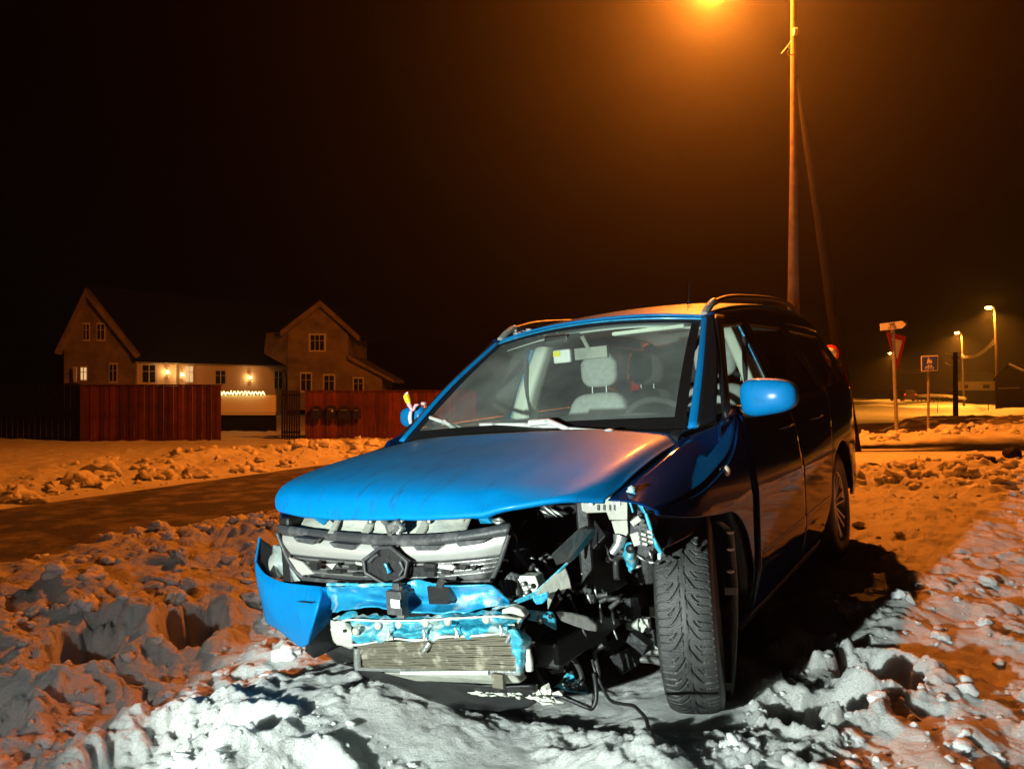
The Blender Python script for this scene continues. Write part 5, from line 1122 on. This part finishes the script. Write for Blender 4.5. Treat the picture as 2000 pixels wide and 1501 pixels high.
B = MB(); B.tube([hp(553, 722, 47), hp(557, 730, 46.9), hp(559, 740, 46.9), hp(559, 790, 46.9)], .06, 8); B.build('downpipe', M['black'], hs)
# right gable block
YC = 46.5; fC = lambda px, py: Vector(hp(px, py, YC-.01))
wallp('gable_wall', [hp(562, 800, YC), hp(680, 800, YC), hp(680, 655, YC), hp(625, 593, YC), hp(562, 645, YC)], (0, 6, 0), M['wallshade'])
wallp('verge_board', [hp(625, 586, YC-.4), hp(546, 647, YC-.4), hp(549, 656, YC-.4), hp(625, 598, YC-.4)], (0, .4, 0), M['wallshade'])
wallp('verge_board', [hp(625, 586, YC-.4), hp(702, 656, YC-.4), hp(700, 665, YC-.4), hp(625, 598, YC-.4)], (0, .4, 0), M['wallshade'])
for a_, b_ in (((625, 585), (544, 647)), ((625, 585), (704, 657))):
    wallp('roof', [hp(*a_, YC-.45), hp(*b_, YC-.45), Vector(hp(*b_, YC-.45))+Vector((0, 0, .1)), Vector(hp(*a_, YC-.45))+Vector((0, 0, .1))], (0, 6.6, 0), M['roofdark'])
wallp('lean_to', [hp(680, 800, YC+.02), hp(746, 800, YC+.02), hp(746, 736, YC+.02), hp(680, 697, YC+.02)], (0, 4, 0), M['wallshade'])
wallp('roof', [hp(680, 693, YC-.4), hp(769, 742, YC-.4), hp(769, 747, YC-.4), hp(680, 701, YC-.4)], (0, 4.6, 0), M['wallshade'])
wallp('side_dormer', [hp(520, 650, 47.5), hp(562, 648, 46.6), hp(562, 716, 46.6), hp(515, 690, 47.5)], (0, .1, 0), M['wallshade'])
window(603, 651, 637, 687, fC, M['dullglass'], 3); window(586, 726, 610, 766, fC, M['dullglass']); window(631, 730, 655, 766, fC, M['dullglass']); window(689, 736, 711, 768, fC, M['dullglass'])

# ---------------- far right: lamps, wires, barn, house, guard rail, parked car
def far_lamp(hx_, hy_, px, Y, label, power, zmin=-.8, armr=.05):
    p = at(px, hy_, Y); hd_ = at(hx_, hy_, Y); g = gz(p.x, Y)
    e = tag(empty('street_lamp', (p.x, Y, g)), label, 'street lamp'); H_ = p.z-g
    B = MB(); B.tube([(0.25, 0, -.2), (.15, 0, H_*.6), (0, 0, H_+.05)], [.15, .11, .08], 8); B.build('pole', M['wood'], e)
    B = MB(); B.tube([(0, 0, H_), (hd_.x-p.x, 0, H_+.08)], armr, 6); B.build('arm', M['steel'], e)
    B = MB(); V, Fs = blob(6, 10, .28, .16, .12, .9); B.add([(x_+hd_.x-p.x, y_, z_+H_) for x_, y_, z_ in V], Fs, True); B.build('lamp_glass', M['sodiumfar'], e)
    lamp('far_light', 'SPOT', (hd_.x, Y-.1, hd_.z-.25), power, (1, .30, .025), (hd_.x, Y-.1, -5), spot_size=math.radians(165), spot_blend=.5, shadow_soft_size=.2)
    return Vector((p.x, Y, p.z))
tA = far_lamp(1931, 601, 1942, 63, 'rightmost distant lit street lamp, the tallest one above the barn', 12000)
tB = far_lamp(1869, 650, 1878, 92, 'distant lit street lamp between the blue path sign and the rightmost lamp', 20000)
tC = far_lamp(1738, 690, 1746, 143, 'farthest lit street lamp, seen beside the give-way triangle', 9000)
p = at(1866, 688, 50); g = gz(p.x, 50)
up_ = tag(empty('utility_pole', (p.x, 50, g)), 'dark wooden utility pole between the blue path sign and the barn', 'utility pole')
B = MB(); B.tube([(0, 0, -.3), (0, 0, p.z-g)], [.17, .13], 10); B.build('pole', M['dimpaint'], up_)
B = MB(); B.box((0, 0, p.z-g-.35), (.5, .08, .08)); B.build('cross_arm', M['dimpaint'], up_)
def wire(name, label, a, b, sag, n=3, m='steel', gap=.18):
    e = tag(empty(name, tuple(a)), label, 'cable')
    for k in range(n):
        B = MB(); pts_ = [Vector((0, 0, k*gap))+(b-a)*t+Vector((0, 0, -sag*(1+.12*k)*4*t*(1-t))) for t in np.linspace(0, 1, 16)]; B.tube(pts_, .022, 4); B.build('strand', M[m], e)
wire('overhead_cable', 'sagging overhead cables between the two right distant lamp poles', at(1878, 697, 92), at(1944, 668, 63), .6, 3)
wire('overhead_cable', 'overhead cables running left from the distant lamp poles towards the give-way sign', at(1758, 727, 130), at(1812, 724, 95), .25, 3, gap=.25)
wire('overhead_cable', 'short upper pair of cable ends left of the dark utility pole', at(1846, 689, 60), at(1866, 691, 50), .05, 2, gap=-.75)
# barn
bn = tag(empty('barn', (0, 60, -1)), 'dark barn with snow on its roof at the right edge', 'barn')
def bpz(px, py, Y=60): p = at(px, py, Y); return (p.x, p.y-60, p.z+1)
B = MB(); B.prism([bpz(1944, 830), bpz(2080, 830), bpz(2080, 762), bpz(1971, 715), bpz(1944, 742)], (6, 9, 0)); B.build('wall', M['dimpaint'], bn)
B = MB(); B.prism([bpz(1970, 712, 59.6), bpz(2085, 766, 59.6), bpz(2085, 760, 59.6), bpz(1970, 708, 59.6)], (6.6, 10, 0)); B.build('snowy_roof', M['clod'], bn)
B = MB(); B.prism([bpz(1970, 712, 59.6), bpz(1940, 744, 59.6), bpz(1940, 740, 59.6), bpz(1970, 708, 59.6)], (6.6, 10, 0)); B.build('roof', M['roofdark'], bn)
B = MB(); B.prism([bpz(1948, 757, 59.9), bpz(1990, 756, 59.9), bpz(1990, 758, 59.9), bpz(1948, 759, 59.9)], (0, -.1, 0)); B.build('eave_strip', M['steel'], bn)
# far house
fh = tag(empty('bungalow', (0, 112, -1)), 'low pale bungalow lit by the distant street lamps', 'house')
def fz_(px, py, Y=112): p = at(px, py, Y); return (p.x, p.y-112, p.z+1)
B = MB(); B.prism([fz_(1871, 790), fz_(1943, 790), fz_(1943, 744), fz_(1871, 744)], (4.1, 7, 0)); B.build('wall', M['wallwhite'], fh)
B = MB(); B.prism([fz_(1868, 744.5, 111.4), fz_(1946, 744.5, 111.4), fz_(1940, 725, 115), fz_(1876, 725, 115)], (2.3, 4, 0)); B.build('roof', M['clod'], fh)
B = MB(); B.prism([fz_(1870, 762, 111.9), fz_(1943.5, 762, 111.9), fz_(1943.5, 790, 111.9), fz_(1870, 790, 111.9)], (0, -.1, 0)); B.build('plinth', M['dimpaint'], fh)
for x0_, x1_ in ((1882, 1890), (1920, 1932)): B = MB(); B.prism([fz_(x0_, 751, 111.9), fz_(x1_, 751, 111.9), fz_(x1_, 758, 111.9), fz_(x0_, 758, 111.9)], (0, -.08, 0)); B.build('window', M['dullglass'], fh)
# guard rail
gr = tag(empty('guard_rail', (0, 96, -1)), 'steel guard rail along the lit bend in the distance', 'guard rail')
def gp(px, py, Y): p = at(px, py, Y); return (p.x, p.y-96, p.z+1)
B = MB(); ptsg = [gp(1788, 773, 100), gp(1820, 772, 97), gp(1850, 773, 94), (gp(1886, 778, 90))]; B.tube(ptsg, .17, 6); B.build('rail', M['steel'], gr)
for k in range(12): t = k/11; px = 1792+90*t; B = MB(); B.tube([gp(px, 774+2*t*t, 99-8*t), gp(px, 784+2*t*t, 99-8*t)], .07, 5); B.build('post', M['dimpaint'], gr)
# distant car seen from behind
p = at(1778, 783, 99); dc = tag(empty('parked_car', (p.x, 99, p.z)), 'distant car with glowing red tail lights on the lit bend', 'car')
def bodyblock(sec):
    B = MB(); B.grid(patch(sec, 12, 14)); return B
prof = [(-.82, .25), (-.88, .7), (-.80, .95), (-.62, 1.4), (-.3, 1.5), (.3, 1.5), (.62, 1.4), (.80, .95), (.88, .7), (.82, .25)]
B = MB(); B.prism([(x_, 0, z_) for x_, z_ in prof], (0, 4.1, 0)); B.build('body', M['dimpaint'], dc, bevel=.08)
B = MB(); B.prism([(-.62, -.01, 1.0), (.62, -.01, 1.0), (.5, -.01, 1.38), (-.5, -.01, 1.38)], (0, -.03, 0)); B.build('rear_window', M['dullglass'], dc)
M['tail'] = emit_mat('tail', (1, .03, .015), 2.5)
for s in (1, -1):
    B = MB(); V, Fs = blob(5, 8, .12, .05, .09, .8); B.add([(x_+s*.68, y_-.03, z_+.86) for x_, y_, z_ in V], Fs, True); B.build('tail_light', M['tail'], dc)
    for yy in (.7, 3.3): B = MB(); B.lathe([(0, -.1), (.3, -.1), (.32, 0), (.3, .1), (0, .1)], (s*.74, yy, .3), 'x', 14); B.build('wheel', M['black'], dc)
for (px, py0, py1, Y, lab) in [(1831, 788, 799, 70, 'thin snow marker stake on the lit snow just right of the path sign post'), (1930, 781, 798, 62, 'short dark marker stake on the lit snow left of the barn')]:
    a, b = at(px, py1, Y), at(px, py0, Y); B = MB(); B.tube([(0, 0, -.3), (.01, 0, (b-a).z)], [.04, .03], 6); o = B.build('marker_stake', M['dimpaint']); o.location = (a.x, Y, gz(a.x, Y)); o.scale = (1, 1, max(.5, (b.z-gz(a.x, Y))/(b-a).z)); tag(o, lab, 'stake')
# road sign disc behind the car
p = at(1617, 690, 15.2); g = gz(p.x, 15.2)
ds = tag(empty('round_sign', (p.x+.05, 15.2, g)), 'round red-rimmed sign mostly hidden behind the rear of the blue car', 'road sign')
B = MB(); B.tube([(0, .03, -.1), (0, .03, p.z-g+.15)], .03, 10); B.build('pole', M['steel'], ds)
B = MB(); B.lathe([(0, 0), (.17, 0), (.17, .012), (0, .012)], (0, 0, p.z-g), 'y', 32); dd_ = B.build('disc', M['red'], ds)
B = MB(); B.lathe([(0, -.004), (.12, -.004), (.12, -.001)], (0, 0, p.z-g), 'y', 32); B.build('disc_field', M['signwhite'], dd_)

# ================================================================ haze
hm = bpy.data.materials.new('haze'); hm.use_nodes = True; nt = hm.node_tree; nt.nodes.clear()
pv = nt.nodes.new('ShaderNodeVolumePrincipled'); pv.inputs['Color'].default_value = (.9, .9, .9, 1); pv.inputs['Density'].default_value = HAZE; pv.inputs['Anisotropy'].default_value = .84
ou = nt.nodes.new('ShaderNodeOutputMaterial'); nt.links.new(pv.outputs[0], ou.inputs['Volume'])
B = MB(); B.box((10, 85, 6.0), (240, 190, 15.0)); hz = B.build('haze', hm); tag(hz, kind='stuff')
